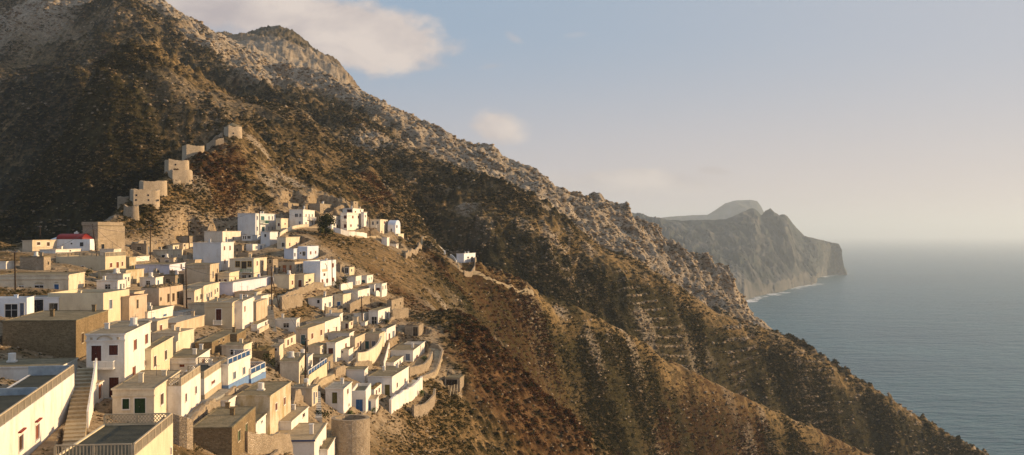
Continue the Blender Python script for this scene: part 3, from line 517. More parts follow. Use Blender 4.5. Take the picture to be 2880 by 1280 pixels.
for a_, b_ in STAIRS:                                         # corridor of the long outside stairway
    A, B = P(*a_), P(*b_); d_ = Vector((A.x-B.x, A.y-B.y)); ln_ = d_.length; d_.normalize()
    carve((B.x+d_.y*1.1, B.y-d_.x*1.1), (d_.x, d_.y), 2.2, ln_, B.z, 0.5, 2.0)

def grid_mesh(name, X, Y, Z, mat, attrs=None, kind='structure'):
    nr, nc = X.shape
    me = bpy.data.meshes.new(name)
    co = np.stack([X, Y, Z], -1).reshape(-1, 3).astype(np.float32)
    r = np.arange(nr-1)[:, None]*nc+np.arange(nc-1)[None, :]
    q = np.stack([r, r+1, r+nc+1, r+nc], -1).reshape(-1, 4).astype(np.int32)
    me.vertices.add(len(co)); me.vertices.foreach_set('co', co.ravel())
    me.loops.add(q.size); me.loops.foreach_set('vertex_index', q.ravel())
    me.polygons.add(len(q)); me.polygons.foreach_set('loop_start', np.arange(0, q.size, 4, dtype=np.int32))
    me.polygons.foreach_set('loop_total', np.full(len(q), 4, np.int32))
    me.polygons.foreach_set('use_smooth', np.ones(len(q), bool))
    me.update(calc_edges=True)
    for k, a in (attrs or {}).items():
        at = me.attributes.new(k, 'FLOAT', 'POINT'); at.data.foreach_set('value', a.reshape(-1).astype(np.float32))
    me.materials.append(mat)
    o = bpy.data.objects.new(name, me); C.objects.link(o)
    if kind: o['kind'] = kind
    return o

def new_mat(name):
    m = bpy.data.materials.new(name); m.use_nodes = True; t = m.node_tree
    b = t.nodes['Principled BSDF']; b.inputs['Roughness'].default_value = 0.9
    b.inputs['Specular IOR Level'].default_value = 0.15
    return m, t, b
def mixc(t, fac, a, b, blend='MIX'):
    n = N(t, 'ShaderNodeMix', data_type='RGBA', blend_type=blend)
    for i, v in ((0, fac), (6, a), (7, b)):
        if isinstance(v, (int, float)): n.inputs[i].default_value = v
        elif isinstance(v, tuple): n.inputs[i].default_value = (*v, 1)
        else: t.links.new(v, n.inputs[i])
    return n.outputs[2]
def noise(t, vec, scale, detail=4, rough=0.55, lo=0.35, hi=0.65):
    n = N(t, 'ShaderNodeTexNoise', inp={'Scale': scale, 'Detail': detail, 'Roughness': rough}); t.links.new(vec, n.inputs['Vector'])
    r = N(t, 'ShaderNodeMapRange', inp={1: lo, 2: hi, 3: 0.0, 4: 1.0}); t.links.new(n.outputs[0], r.inputs[0])
    return r.outputs[0]
def mth(t, op, a, b=None, clamp=False):
    n = N(t, 'ShaderNodeMath', operation=op, use_clamp=clamp)
    for i, v in enumerate((a, b)):
        if v is None: continue
        if isinstance(v, (int, float)): n.inputs[i].default_value = v
        else: t.links.new(v, n.inputs[i])
    return n.outputs[0]
def attr(t, name):
    n = N(t, 'ShaderNodeAttribute', attribute_name=name); return n.outputs['Fac']

def terrain_material():
    m, t, b = new_mat('hillside_scrub')
    g = N(t, 'ShaderNodeNewGeometry').outputs['Position']
    tint = noise(t, g, 0.012, 3); tint2 = noise(t, g, 0.05, 4); sp = noise(t, g, 0.45, 4, 0.7, 0.42, 0.6); sp2 = noise(t, g, 0.16, 5, 0.7, 0.44, 0.58)
    soil = mixc(t, tint, (0.25, 0.158, 0.066), (0.18, 0.118, 0.05))
    soil = mixc(t, tint2, soil, (0.32, 0.21, 0.105))
    red = attr(t, 'red')
    soil = mixc(t, mth(t, 'MULTIPLY', red, 0.7), soil, (0.13, 0.062, 0.026))
    dry = mixc(t, tint, (0.065, 0.052, 0.02), (0.042, 0.038, 0.016))       # low phrygana
    soil = mixc(t, mth(t, 'MULTIPLY', sp, mth(t, 'ADD', 0.25, mth(t, 'MULTIPLY', sp2, 0.7))), soil, dry)
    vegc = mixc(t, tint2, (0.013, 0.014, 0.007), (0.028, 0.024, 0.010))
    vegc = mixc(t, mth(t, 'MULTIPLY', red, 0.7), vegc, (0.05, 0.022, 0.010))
    sc3 = mth(t, 'MULTIPLY', noise(t, g, 0.30, 5, 0.75, 0.45, 0.53), mth(t, 'SUBTRACT', 1.0, attr(t, 'calm')))
    soil = mixc(t, mth(t, 'MULTIPLY', sc3, 0.62), soil, vegc)
    soil = mixc(t, mth(t, 'MULTIPLY', attr(t, 'dens'), 0.92), soil, mixc(t, sp, vegc, dry))  # dense scrub colour, doubling as painted shade on valley and spur faces
    col = mixc(t, attr(t, 'veg'), soil, vegc)
    rc = mixc(t, noise(t, g, 0.12, 6, 0.65), (0.42, 0.35, 0.265), (0.24, 0.19, 0.135))
    rc = mixc(t, noise(t, g, 0.9, 4, 0.7, 0.5, 0.62), rc, (0.12, 0.095, 0.06))
    yc = mixc(t, noise(t, g, 0.8, 5, 0.7, 0.4, 0.6), (0.44, 0.34, 0.225), (0.27, 0.20, 0.125))
    col = mixc(t, mth(t, 'MULTIPLY', attr(t, 'yard'), 0.8), col, yc)
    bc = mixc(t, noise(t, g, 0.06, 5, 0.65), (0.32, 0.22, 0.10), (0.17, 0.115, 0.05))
    col = mixc(t, mth(t, 'MULTIPLY', mth(t, 'MULTIPLY', attr(t, 'bare'), 0.75), mth(t, 'SUBTRACT', 1.0, mth(t, 'MULTIPLY', sc3, 0.8))), col, bc)  # bare soil colour; also paints sunlight onto the hump and near crest
    col = mixc(t, attr(t, 'rock'), col, rc)
    t.links.new(col, b.inputs['Base Color']); b.inputs['Roughness'].default_value = 0.95; b.inputs['Specular IOR Level'].default_value = 0.05
    bn = N(t, 'ShaderNodeTexNoise', inp={'Scale': 1.1, 'Detail': 8.0, 'Roughness': 0.75}); t.links.new(g, bn.inputs['Vector'])
    bu = N(t, 'ShaderNodeBump', inp={'Strength': 0.9, 'Distance': 0.7}); t.links.new(bn.outputs[0], bu.inputs['Height'])
    t.links.new(bu.outputs[0], b.inputs['Normal'])
    return m
red = np.clip(smooth(0.05, 0.5, fbm(GX, GY, 38, 4, 501, gain=0.6)+0.18*right*(1-mount)-0.3*mount)*(1-rock), 0, 1)
rocka = np.clip(np.maximum(np.maximum(rock*smooth(0.9, 0.3, veg), outc*0.9), risr*0.85), 0, 1)
MAT_TERRAIN = terrain_material()
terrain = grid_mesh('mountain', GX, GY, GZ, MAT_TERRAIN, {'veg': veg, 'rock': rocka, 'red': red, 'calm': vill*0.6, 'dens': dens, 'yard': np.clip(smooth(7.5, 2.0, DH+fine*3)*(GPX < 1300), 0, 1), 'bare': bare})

# ------------------------------------------------------------------ sea
def sea_material():
    m, t, b = new_mat('sea_water')
    g = N(t, 'ShaderNodeNewGeometry').outputs['Position']
    mpn = N(t, 'ShaderNodeMapping'); mpn.inputs['Scale'].default_value = (0.7, 1.6, 1); mpn.inputs['Rotation'].default_value = (0, 0, 0.5); t.links.new(g, mpn.inputs[0])
    big = noise(t, g, 0.0016, 4); near = N(t, 'ShaderNodeSeparateXYZ'); t.links.new(g, near.inputs[0])
    col = mixc(t, big, (0.012, 0.080, 0.112), (0.022, 0.108, 0.138))
    t.links.new(col, b.inputs['Base Color']); b.inputs['Roughness'].default_value = 0.3; b.inputs['Specular IOR Level'].default_value = 0.25; b.inputs['IOR'].default_value = 1.33
    h = None
    for sc, st in ((0.009, 1.1), (0.03, 0.9), (0.09, 0.35)):
        n = N(t, 'ShaderNodeTexNoise', inp={'Scale': sc, 'Detail': 4.0, 'Roughness': 0.6}); t.links.new(mpn.outputs[0], n.inputs['Vector'])
        v = mth(t, 'MULTIPLY', n.outputs[0], st); h = v if h is None else mth(t, 'ADD', h, v)
    bu = N(t, 'ShaderNodeBump', inp={'Strength': 1.0, 'Distance': 16.0}); t.links.new(h, bu.inputs['Height']); t.links.new(bu.outputs[0], b.inputs['Normal'])
    return m
sm = sea_material()
sx = np.concatenate([[-70000, -20000], np.linspace(-9000, 12000, 40), [30000, 70000]]); sy = np.concatenate([np.linspace(500, 12000, 30), [20000, 40000, 90000]])
SX, SY = np.meshgrid(sx, sy)
grid_mesh('sea', SX, SY, np.full(SX.shape, SEA), sm)

# ------------------------------------------------------------------ far headlands
def headland(name, sky, shore, seed, depth_step, amp, rows=260, cols=520, shoulder=None):
    """sky: (px, py, Y) crest; shore: (px, Y) waterline; surface falls from crest to the sea"""
    p0, p1 = sky[0][0], sky[-1][0]; px = np.linspace(p0, p1, cols)
    cp = np.interp(px, [s[0] for s in sky], [s[1] for s in sky]); cy = np.interp(px, [s[0] for s in sky], [s[2] for s in sky])
    shy = np.interp(px, [s[0] for s in shore], [s[1] for s in shore])
    cz = (HOR-cp)/F*cy
    shy = shy+fbm(px*1.0, px*0+3.3, 55, 4, seed+3, gain=0.55)*(110 if amp > 80 else 0)
    t = (np.linspace(0, 1, rows)**1.15)[:, None]
    prof = 0.15*smooth(0.0, 0.06, t)+0.85*t**1.05                # sea cliff, then slope
    Yf = shy+(cy-shy)*t; Zf = SEA-15+(cz-SEA+15)*prof
    t2 = np.linspace(0, 1, 30)[1:, None]
    Yb = cy+t2*depth_step; Zb = cz+(SEA-20-cz)*t2**1.3
    Yy = np.vstack([Yf, Yb]); Zz = np.vstack([Zf, Zb]); PX = np.broadcast_to(px, Yy.shape); Xx = (PX-CX)/F*Yy
    T = np.vstack([t+0*px, 1+t2+0*px]); k = np.maximum(np.sin(np.clip(T, 0, 1)*math.pi), 0)**0.6
    r1 = fbm(Xx*1.0+Yy*0.15, Yy*0.35, 700, 6, seed, gain=0.6, ridged=True); r2 = fbm(Xx, Yy, 230, 6, seed+7, gain=0.65)
    r3 = fbm(Xx*1.0, Yy*0.5, 120, 5, seed+11, gain=0.7, ridged=True)
    Zz = Zz+k*(r1-0.15)*amp*1.5+(0.10+k)*(r2*0.6+(r3-0.2)*0.42)*amp*smooth(0.0, 0.03, T)
    Yy = Yy+(fbm(Xx*1.0, Zz*0.8, 150, 6, seed+21, gain=0.7)*70*smooth(1.02, 0.9, T)*(amp > 80)); Xx = (PX-CX)/F*Yy+fbm(Yy*0.6, Zz, 200, 5, seed+31, gain=0.65)*45*smooth(2240, 2300, PX)*smooth(1.02, 0.9, T)
    rk = smooth(0.16, 0.03, T+0.15*r2)*0.8+smooth(0.25, 0.6, r3+0.3*r2)*0.7
    return grid_mesh(name, Xx, Yy, Zz, MAT_HEAD, {'rock': np.clip(rk, 0, 1)})
def head_material():
    m, t, b = new_mat('headland_rock')
    g = N(t, 'ShaderNodeNewGeometry').outputs['Position']
    veg_ = mixc(t, noise(t, g, 0.012, 8, 0.75, 0.42, 0.6), (0.008, 0.017, 0.017), (0.042, 0.050, 0.040))
    rc = mixc(t, noise(t, g, 0.01, 6, 0.65), (0.15, 0.135, 0.115), (0.022, 0.028, 0.028))
    t.links.new(mixc(t, attr(t, 'rock'), veg_, rc), b.inputs['Base Color'])
    return m
MAT_HEAD = head_material()
headland('headland', [(1500,655,5200),(1700,610,5600),(1775,603,5750),(1798,602,5800),(1835,610,5900),(1872,617,6000),(1946,619,6000),(2010,618,6000),(2039,617,6000),(2061,610,6000),(2094,594,6100),(2108,587,6150),(2120,585,6200),(2130,592,6250),(2141,606,6300),(2152,602,6400),(2165,596,6450),(2177,602,6500),(2191,612,6600),(2199,607,6700),(2206,604,6750),(2214,608,6800),(2228,626,6900),(2245,646,7000),(2261,665,7050),(2300,674,7100),(2330,682,7150),(2350,683,7200),(2359,686,7200),(2366,700,7200),(2370,728,7220),(2374,752,7250),(2382,772,7250)],
         [(1500,3600),(1900,4200),(2080,4420),(2095,4480),(2112,4650),(2150,4900),(2230,5550),(2280,5900),(2292,6050),(2300,6900),(2340,7350),(2382,7650)], 611, 1800, 95)
headland('distant_mountain', [(1780,625,11000),(1870,611,11000),(1940,606,11200),(1990,604,11400),(2010,592,11400),(2040,572,11500),(2070,564,11500),(2110,562,11500),(2130,566,11500),(2140,580,11600),(2150,600,11600),(2190,640,11700),(2230,700,11800)],
         [(1780,9600),(2230,9800)], 733, 2500, 60, rows=70, cols=160)


# surf where the swell breaks on the headland and the skerries off its foot
def foam_material():
    m, t, b = new_mat('sea_foam'); b.inputs['Base Color'].default_value = (0.75, 0.76, 0.76, 1)
    return m
def surf():
    fm = foam_material(); rr = random.Random(3)
    shore = [(2080,4490),(2092,4480),(2110,4650),(2150,4900),(2190,5230),(2230,5600),(2260,5800),(2290,6000),(2300,6900),(2340,7350),(2378,7700)]
    V = []; Fc = []
    for i in range(420):
        u_ = i/419*(len(shore)-1.001); k = int(u_); f_ = u_-k
        px_ = shore[k][0]*(1-f_)+shore[k+1][0]*f_; Y_ = shore[k][1]*(1-f_)+shore[k+1][1]*f_
        n_ = vnoise(np.array([u_*7.0]), np.array([0.5]), 9)[0]
        if n_ < -0.15 or 2291 < px_ < 2303: continue
        Y_ += float(fbm(np.array([px_]), np.array([3.3]), 55, 4, 614, gain=0.55)[0])*110; x_ = (px_-CX)/F*Y_+rr.uniform(0, 20); y_ = Y_-rr.uniform(0, 60)
        for _ in range(2):
            a = rr.uniform(4, 16)*(1+n_); b_ = rr.uniform(4, 13); base = len(V); m_ = 9; dx_, dy_ = rr.uniform(-20, 25), rr.uniform(-40, 40)
            for q in range(m_): V.append((x_+dx_+a*math.cos(6.283*q/m_)*rr.uniform(0.6, 1.1), y_+dy_+b_*math.sin(6.283*q/m_)*rr.uniform(0.6, 1.1), SEA+0.35+0.002*(base % 97)))
            Fc.append(tuple(range(base, base+m_)))
    me = bpy.data.meshes.new('surf'); me.from_pydata(V, [], Fc); me.materials.append(fm)
    o = bpy.data.objects.new('surf', me); C.objects.link(o); o['kind'] = 'stuff'; o['label'] = 'white surf breaking along the foot of the far headland'
surf()

# ------------------------------------------------------------------ mesh collector and materials
class MB:
    def __init__(s): s.v = []; s.f = []; s.m = []
    def quad(s, pts, mi=0):
        b = len(s.v); s.v += [tuple(p) for p in pts]; s.f.append(tuple(range(b, b+len(pts)))); s.m.append(mi)
    def box(s, x0, x1, y0, y1, z0, z1, mi=0, R=None, jit=0.0):
        x0, x1 = min(x0, x1), max(x0, x1); y0, y1 = min(y0, y1), max(y0, y1); z0, z1 = min(z0, z1), max(z0, z1)
        c = [(x0,y0,z0),(x1,y0,z0),(x1,y1,z0),(x0,y1,z0),(x0,y0,z1),(x1,y0,z1),(x1,y1,z1),(x0,y1,z1)]
        if jit: c = [tuple(a+rnd.uniform(-jit, jit) for a in p) for p in c]
        if R: c = [tuple(R @ Vector(p)) for p in c]
        b = len(s.v); s.v += c
        for f in ((0,3,2,1),(4,5,6,7),(0,1,5,4),(1,2,6,5),(2,3,7,6),(3,0,4,7)): s.f.append(tuple(b+i for i in f)); s.m.append(mi)
    def bar(s, a, b, r, mi=0, n=6, r2=None):
        a = Vector(a); b = Vector(b); d = (b-a).normalized(); t = Vector((0,0,1)) if abs(d.z) < 0.9 else Vector((1,0,0))
        u = d.cross(t).normalized(); w = d.cross(u); r2 = r if r2 is None else r2; k = len(s.v)
        for p, q in ((a, r), (b, r2)):
            for i in range(n):
                an = 2*math.pi*i/n; s.v.append(tuple(p+(u*math.cos(an)+w*math.sin(an))*q))
        for i in range(n): s.f.append((k+i, k+(i+1)%n, k+n+(i+1)%n, k+n+i)); s.m.append(mi)
        s.f.append(tuple(k+i for i in range(n))[::-1]); s.m.append(mi); s.f.append(tuple(k+n+i for i in range(n))); s.m.append(mi)
    def build(s, name, mats, parent=None, smooth=False):
        me = bpy.data.meshes.new(name); me.from_pydata(s.v, [], s.f)
        if not isinstance(mats, (list, tuple)): mats = [mats]
        for m in mats: me.materials.append(m)
        me.polygons.foreach_set('material_index', s.m)
        if smooth: me.polygons.foreach_set('use_smooth', [True]*len(s.f))
        me.update()
        o = bpy.data.objects.new(name, me); C.objects.link(o)
        if parent: o.parent = parent
        return o
rnd = random.Random(5)
def tag(o, label, cat, group=None):
    o['label'] = label; o['category'] = cat
    if group: o['group'] = group
    return o
def empty(name, loc, rz=0.0):
    o = bpy.data.objects.new(name, None); C.objects.link(o); o.location = loc; o.rotation_euler = (0, 0, rz); o.empty_display_size = 0.5; return o

def plaster_mat(name, c1, c2, stain=(0.35, 0.27, 0.17), amt=0.35, bump=0.25):
    m, t, b = new_mat(name); g = N(t, 'ShaderNodeNewGeometry').outputs['Position']
    col = mixc(t, noise(t, g, 0.35, 5, 0.6), c1, c2)
    sep_ = N(t, 'ShaderNodeMapping'); sep_.inputs['Scale'].default_value = (1, 1, 0.35); t.links.new(g, sep_.inputs[0])
    amt *= 1.35; st = noise(t, sep_.outputs[0], 0.55, 8, 0.72, 0.48, 0.68)
    col = mixc(t, mth(t, 'MULTIPLY', st, amt), col, stain)
    fine_ = noise(t, g, 4.0, 3, 0.6, 0.45, 0.75)
    col = mixc(t, mth(t, 'MULTIPLY', fine_, amt*0.4), col, stain)
    t.links.new(col, b.inputs['Base Color'])
    n = N(t, 'ShaderNodeTexNoise', inp={'Scale': 2.2, 'Detail': 6.0, 'Roughness': 0.65}); t.links.new(g, n.inputs['Vector'])
    bu = N(t, 'ShaderNodeBump', inp={'Strength': bump, 'Distance': 0.12}); t.links.new(n.outputs[0], bu.inputs['Height']); t.links.new(bu.outputs[0], b.inputs['Normal'])
    return m
def stone_mat(name, c1, c2, mortar, sc=3.2, bump=0.8):
    m, t, b = new_mat(name); g = N(t, 'ShaderNodeNewGeometry').outputs['Position']
    mp_ = N(t, 'ShaderNodeMapping'); mp_.inputs['Scale'].default_value = (1, 1, 1.6); t.links.new(g, mp_.inputs[0])
    vo = N(t, 'ShaderNodeTexVoronoi', inp={'Scale': sc}); t.links.new(mp_.outputs[0], vo.inputs['Vector'])
    ve = N(t, 'ShaderNodeTexVoronoi', feature='DISTANCE_TO_EDGE', inp={'Scale': sc}); t.links.new(mp_.outputs[0], ve.inputs['Vector'])
    sv = N(t, 'ShaderNodeSeparateColor'); t.links.new(vo.outputs['Color'], sv.inputs[0])
    col = mixc(t, sv.outputs[0], c1, c2); col = mixc(t, mth(t, 'MULTIPLY', noise(t, g, 0.4, 5, 0.65), 0.6), col, tuple(x*0.6 for x in c2))
    e = N(t, 'ShaderNodeMapRange', inp={1: 0.0, 2: 0.12, 3: 1.0, 4: 0.0}); t.links.new(ve.outputs[0], e.inputs[0])
    col = mixc(t, mth(t, 'MULTIPLY', e.outputs[0], 0.7), col, mortar)
    t.links.new(col, b.inputs['Base Color'])
    h = mth(t, 'ADD', mth(t, 'MULTIPLY', e.outputs[0], -1.0), sv.outputs[0])
    bu = N(t, 'ShaderNodeBump', inp={'Strength': bump, 'Distance': 0.12}); t.links.new(h, bu.inputs['Height']); t.links.new(bu.outputs[0], b.inputs['Normal'])
    return m
def roof_mat(name, c1, c2, c3, sc=0.5):
    m, t, b = new_mat(name); g = N(t, 'ShaderNodeNewGeometry').outputs['Position']
    col = mixc(t, noise(t, g, sc, 6, 0.65, 0.38, 0.62), c1, c2); col = mixc(t, mth(t, 'MULTIPLY', noise(t, g, sc*4, 5, 0.7, 0.5, 0.68), 0.7), col, c3)
    t.links.new(col, b.inputs['Base Color'])
    n = N(t, 'ShaderNodeTexNoise', inp={'Scale': 3.0, 'Detail': 6.0, 'Roughness': 0.7}); t.links.new(g, n.inputs['Vector'])
    bu = N(t, 'ShaderNodeBump', inp={'Strength': 0.5, 'Distance': 0.15}); t.links.new(n.outputs[0], bu.inputs['Height']); t.links.new(bu.outputs[0], b.inputs['Normal'])
    return m
def plain(name, c, rough=0.7, spec=0.2, var=0.25):
    m, t, b = new_mat(name); g = N(t, 'ShaderNodeNewGeometry').outputs['Position']
    t.links.new(mixc(t, noise(t, g, 1.7, 5, 0.65), c, tuple(x*(1-var) for x in c)), b.inputs['Base Color'])
    b.inputs['Roughness'].default_value = rough; b.inputs['Specular IOR Level'].default_value = spec
    return m
W = {
 'white': plaster_mat('whitewash', (0.78, 0.74, 0.68), (0.70, 0.66, 0.59), amt=0.30),
 'bluewhite': plaster_mat('cool_whitewash', (0.72, 0.75, 0.80), (0.66, 0.68, 0.70), amt=0.22),
 'greywhite': plaster_mat('grey_whitewash', (0.66, 0.67, 0.68), (0.60, 0.60, 0.60), amt=0.28),
 'beigewhite': plaster_mat('warm_whitewash', (0.72, 0.66, 0.57), (0.62, 0.56, 0.46), amt=0.35),
 'cream': plaster_mat('cream_plaster', (0.72, 0.63, 0.48), (0.63, 0.54, 0.40), amt=0.45),
 'yellow': plaster_mat('pale_yellow_paint', (0.68, 0.59, 0.41), (0.60, 0.51, 0.36), amt=0.32),
 'ochre': plaster_mat('ochre_paint', (0.60, 0.51, 0.35), (0.52, 0.44, 0.30), amt=0.35),
 'beige': plaster_mat('beige_plaster', (0.62, 0.52, 0.39), (0.52, 0.43, 0.31), amt=0.45),
 'stained': plaster_mat('stained_plaster', (0.62, 0.54, 0.41), (0.38, 0.31, 0.20), stain=(0.34, 0.25, 0.10), amt=0.8),
 'plaster': plaster_mat('bare_plaster', (0.57, 0.46, 0.33), (0.45, 0.36, 0.25), amt=0.6, bump=0.5),
 'pink': plaster_mat('pinkish_render', (0.56, 0.45, 0.34), (0.44, 0.34, 0.25), amt=0.6, bump=0.5),
 'lilac': plaster_mat('lilac_whitewash', (0.68, 0.66, 0.74), (0.62, 0.60, 0.68), amt=0.22),
 'blue': plaster_mat('pale_blue_paint', (0.56, 0.62, 0.72), (0.50, 0.56, 0.67), amt=0.2),
 'stone': stone_mat('pale_stone_wall', (0.50, 0.40, 0.29), (0.34, 0.26, 0.17), (0.50, 0.42, 0.31)),
 'mill': stone_mat('bleached_mill_stone', (0.55, 0.44, 0.31), (0.40, 0.31, 0.21), (0.50, 0.41, 0.29), bump=0.5),
 'rubble': stone_mat('brown_fieldstone', (0.40, 0.29, 0.16), (0.22, 0.155, 0.08), (0.38, 0.28, 0.16), 4.2),
}
R_ = {
 'slab': roof_mat('concrete_roof', (0.30, 0.25, 0.17), (0.22, 0.18, 0.12), (0.13, 0.11, 0.07)),
 'dirt': roof_mat('earth_roof', (0.25, 0.20, 0.12), (0.17, 0.14, 0.08), (0.10, 0.085, 0.05)),
 'grey': roof_mat('grey_roof', (0.32, 0.30, 0.26), (0.25, 0.23, 0.19), (0.16, 0.145, 0.11)),
 'beige': roof_mat('screed_roof', (0.42, 0.33, 0.21), (0.34, 0.27, 0.17), (0.22, 0.17, 0.10)),
 'dark': roof_mat('tarred_roof', (0.055, 0.055, 0.04), (0.09, 0.085, 0.06), (0.035, 0.035, 0.028)),
 'white': roof_mat('limed_roof', (0.55, 0.52, 0.46), (0.44, 0.41, 0.35), (0.3, 0.27, 0.22)),
 'scrub': roof_mat('scrubby_earth', (0.17, 0.115, 0.05), (0.10, 0.075, 0.03), (0.055, 0.045, 0.018), 1.2),
 'redroof': roof_mat('red_earth_roof', (0.24, 0.12, 0.07), (0.17, 0.10, 0.06), (0.10, 0.07, 0.045)),
 'rubbleroof': roof_mat('rubble_fill', (0.26, 0.19, 0.115), (0.13, 0.095, 0.055), (0.05, 0.038, 0.022), 2.0),
}
COL = {'r': plain('red_brown_wood', (0.22, 0.065, 0.028)), 'R': plain('dark_red_wood', (0.085, 0.018, 0.010), 0.5, 0.3), 'd': plain('dark_brown_wood', (0.075, 0.038, 0.018)),
 'k': plain('dark_glass', (0.014, 0.014, 0.016), 0.15, 0.5), 'b': plain('blue_paint', (0.045, 0.13, 0.30)), 's': plain('slate_blue_shutter', (0.16, 0.19, 0.24)),
 't': plain('teal_paint', (0.045, 0.13, 0.14)), 'G': plain('bottle_green_paint', (0.025, 0.055, 0.022)), 'g': plain('grey_green_paint', (0.12, 0.16, 0.08)),
 'o': plain('orange_wood', (0.36, 0.13, 0.05)), 'O': plain('olive_paint', (0.14, 0.12, 0.035)), 'Y': plain('dark_pane', (0.05, 0.035, 0.02), 0.25, 0.4), 'K': plain('black_paint', (0.014, 0.014, 0.014), 0.4, 0.3),
 'white': plain('white_paint', (0.74, 0.70, 0.64), var=0.12), 'beige': plain('beige_concrete', (0.50, 0.41, 0.28)), 'yellow': plain('yellow_frame', (0.45, 0.28, 0.07)),
 'metal': plain('weathered_metal', (0.20, 0.19, 0.18), 0.45, 0.5), 'rust': plain('rusty_metal', (0.14, 0.06, 0.03)), 'wood': plain('grey_wood', (0.16, 0.11, 0.07)), 'pole': plain('creosoted_pole', (0.045, 0.025, 0.014)),
 'tilered': plain('red_roof_paint', (0.22, 0.022, 0.018), 0.6)}
DOORNAME = 'door'

def houses_build():
    for h in HOUSES: build_house(h)

def build_house(h):
    global rnd
    rnd = random.Random(hash_s(h['label']))
    c0, v, Wd, Ld, zt, zb = h['c0'], h['v'], h['W'], h['L'], h['zt'], h['zb']; Ht = zt-zb; D = h['D']
    rz = math.atan2(-v[0], v[1])
    root = empty(h['name'], (c0[0], c0[1], zb), rz); tag(root, h['label'], h['cat'], 'village houses on the slope' if h['name'] == 'house' else None)
    def wpt(lx, ly): return c0[0]+lx*v[1]+ly*v[0], c0[1]-lx*v[0]+ly*v[1]
    low = 0.0
    for a in (0, 0.5, 1):
        for b in (0, 0.5, 1):
            gx, gy = wpt(-Wd*a, Ld*b); low = min(low, ground(gx, gy)-zb)
    for s_ in (0.6, 1.4):                                     # just outside the two seen faces
        for b in (0, 0.33, 0.66, 1):
            gx, gy = wpt(s_, Ld*b); low = min(low, ground(gx, gy)-zb); gx, gy = wpt(-Wd*b, -s_); low = min(low, ground(gx, gy)-zb)
    bot = max(low-0.5, -14)
    sh = h['sh']
    def s_front(px): k = (px-CX)/F; return (c0[0]-k*c0[1])/(v[1]+k*v[0])
    def s_side(px):
        k = (px-CX)/F; den = v[0]-k*v[1]; return (k*c0[1]-c0[0])/den if den > 1e-4 else 1e3
    # true length as surveyed, so openings keep their place when the length was capped
    Ltrue = s_side(h['pc'][2]); ksc = Ld/Ltrue if 0 < Ltrue < 900 else 1.0
    op = []
    for f in h['feats'].split(';'):
        f = f.split()
        if len(f) != 6: continue
        kind, face = f[0][0], f[0][1]; x0, x1, y0, y1 = map(float, f[1:5]); col = f[5]
        if y0 < 10 and y1 < 10: continue
        pa, pya = tp(sh, x0, y0); pb, pyb_ = tp(sh, x1, y1)
        if face == 'F': s0, s1 = s_front(pb), s_front(pa); Y = c0[1]+0.5*(s0+s1)*v[0]; lim = Wd
        else: s0, s1 = s_side(pa), s_side(pb); Y = c0[1]+0.5*(s0+s1)*v[1]; s0 *= ksc; s1 *= ksc; lim = Ld
        z1 = (HOR-pya)/F*Y-zb; z0 = (HOR-pyb_)/F*Y-zb
        s0 = max(s0, 0.12); s1 = min(s1, lim-0.12); z1 = min(z1, Ht-0.3)
        if s1-s0 < 0.2 or z1-z0 < 0.25: continue
        if kind == 'w' and s1-s0 > 3.2 and face == 'S': s1 = s0+3.2
        op.append((kind, face, s0, s1, z0, z1, col))
    par = 'parapet' in h['ext'] or any(e.startswith(('rail', 'lat')) for e in h['ext'])
    wt = Ht if par else Ht-0.16
    # walls with real openings
    mb = MB()
    def facewall(o3, ex, nrm, length, rects):
        xs = sorted({0.0, length, *[r[0] for r in rects], *[r[1] for r in rects]}); zs = sorted({bot, wt, *[r[2] for r in rects], *[r[3] for r in rects]})
        ex = Vector(ex); nv = Vector(nrm); o3 = Vector(o3)
        P_ = lambda s, z, d=0: o3+ex*s+Vector((0, 0, z))-nv*d
        flip = ex.cross(Vector((0, 0, 1))).dot(nv) < 0
        def q(*p): mb.quad(p[::-1] if flip else p)
        for i in range(len(xs)-1):
            for j in range(len(zs)-1):
                cx_, cz_ = (xs[i]+xs[i+1])/2, (zs[j]+zs[j+1])/2
                if any(r[0] < cx_ < r[1] and r[2] < cz_ < r[3] for r in rects): continue
                q(P_(xs[i], zs[j]), P_(xs[i+1], zs[j]), P_(xs[i+1], zs[j+1]), P_(xs[i], zs[j+1]))
        dd = 0.22
        for r in rects:
            a, b, c, d = r
            q(P_(a, c), P_(b, c), P_(b, c, dd), P_(a, c, dd)); q(P_(b, c), P_(b, d), P_(b, d, dd), P_(b, c, dd))
            q(P_(b, d), P_(a, d), P_(a, d, dd), P_(b, d, dd)); q(P_(a, d), P_(a, c), P_(a, c, dd), P_(a, d, dd))
    def nonov(rs):
        out = []
        for r in rs:
            if all(r[1] <= o[0] or r[0] >= o[1] or r[3] <= o[2] or r[2] >= o[3] for o in out): out.append(r)
        return out
    fr = nonov([o[2:6] for o in op if o[1] == 'F']); sr = nonov([o[2:6] for o in op if o[1] == 'S'])
    op = [o for o in op if o[2:6] in (fr if o[1] == 'F' else sr)]
    facewall((0, 0, 0), (-1, 0, 0), (0, -1, 0), Wd, fr)
    facewall((0, 0, 0), (0, 1, 0), (1, 0, 0), Ld, sr)
    facewall((-Wd, 0, 0), (0, 1, 0), (-1, 0, 0), Ld, []); facewall((-Wd, Ld, 0), (1, 0, 0), (0, 1, 0), Wd, [])
    wmat = W[h['wall']]; mats = [wmat]
    ph = 0.0
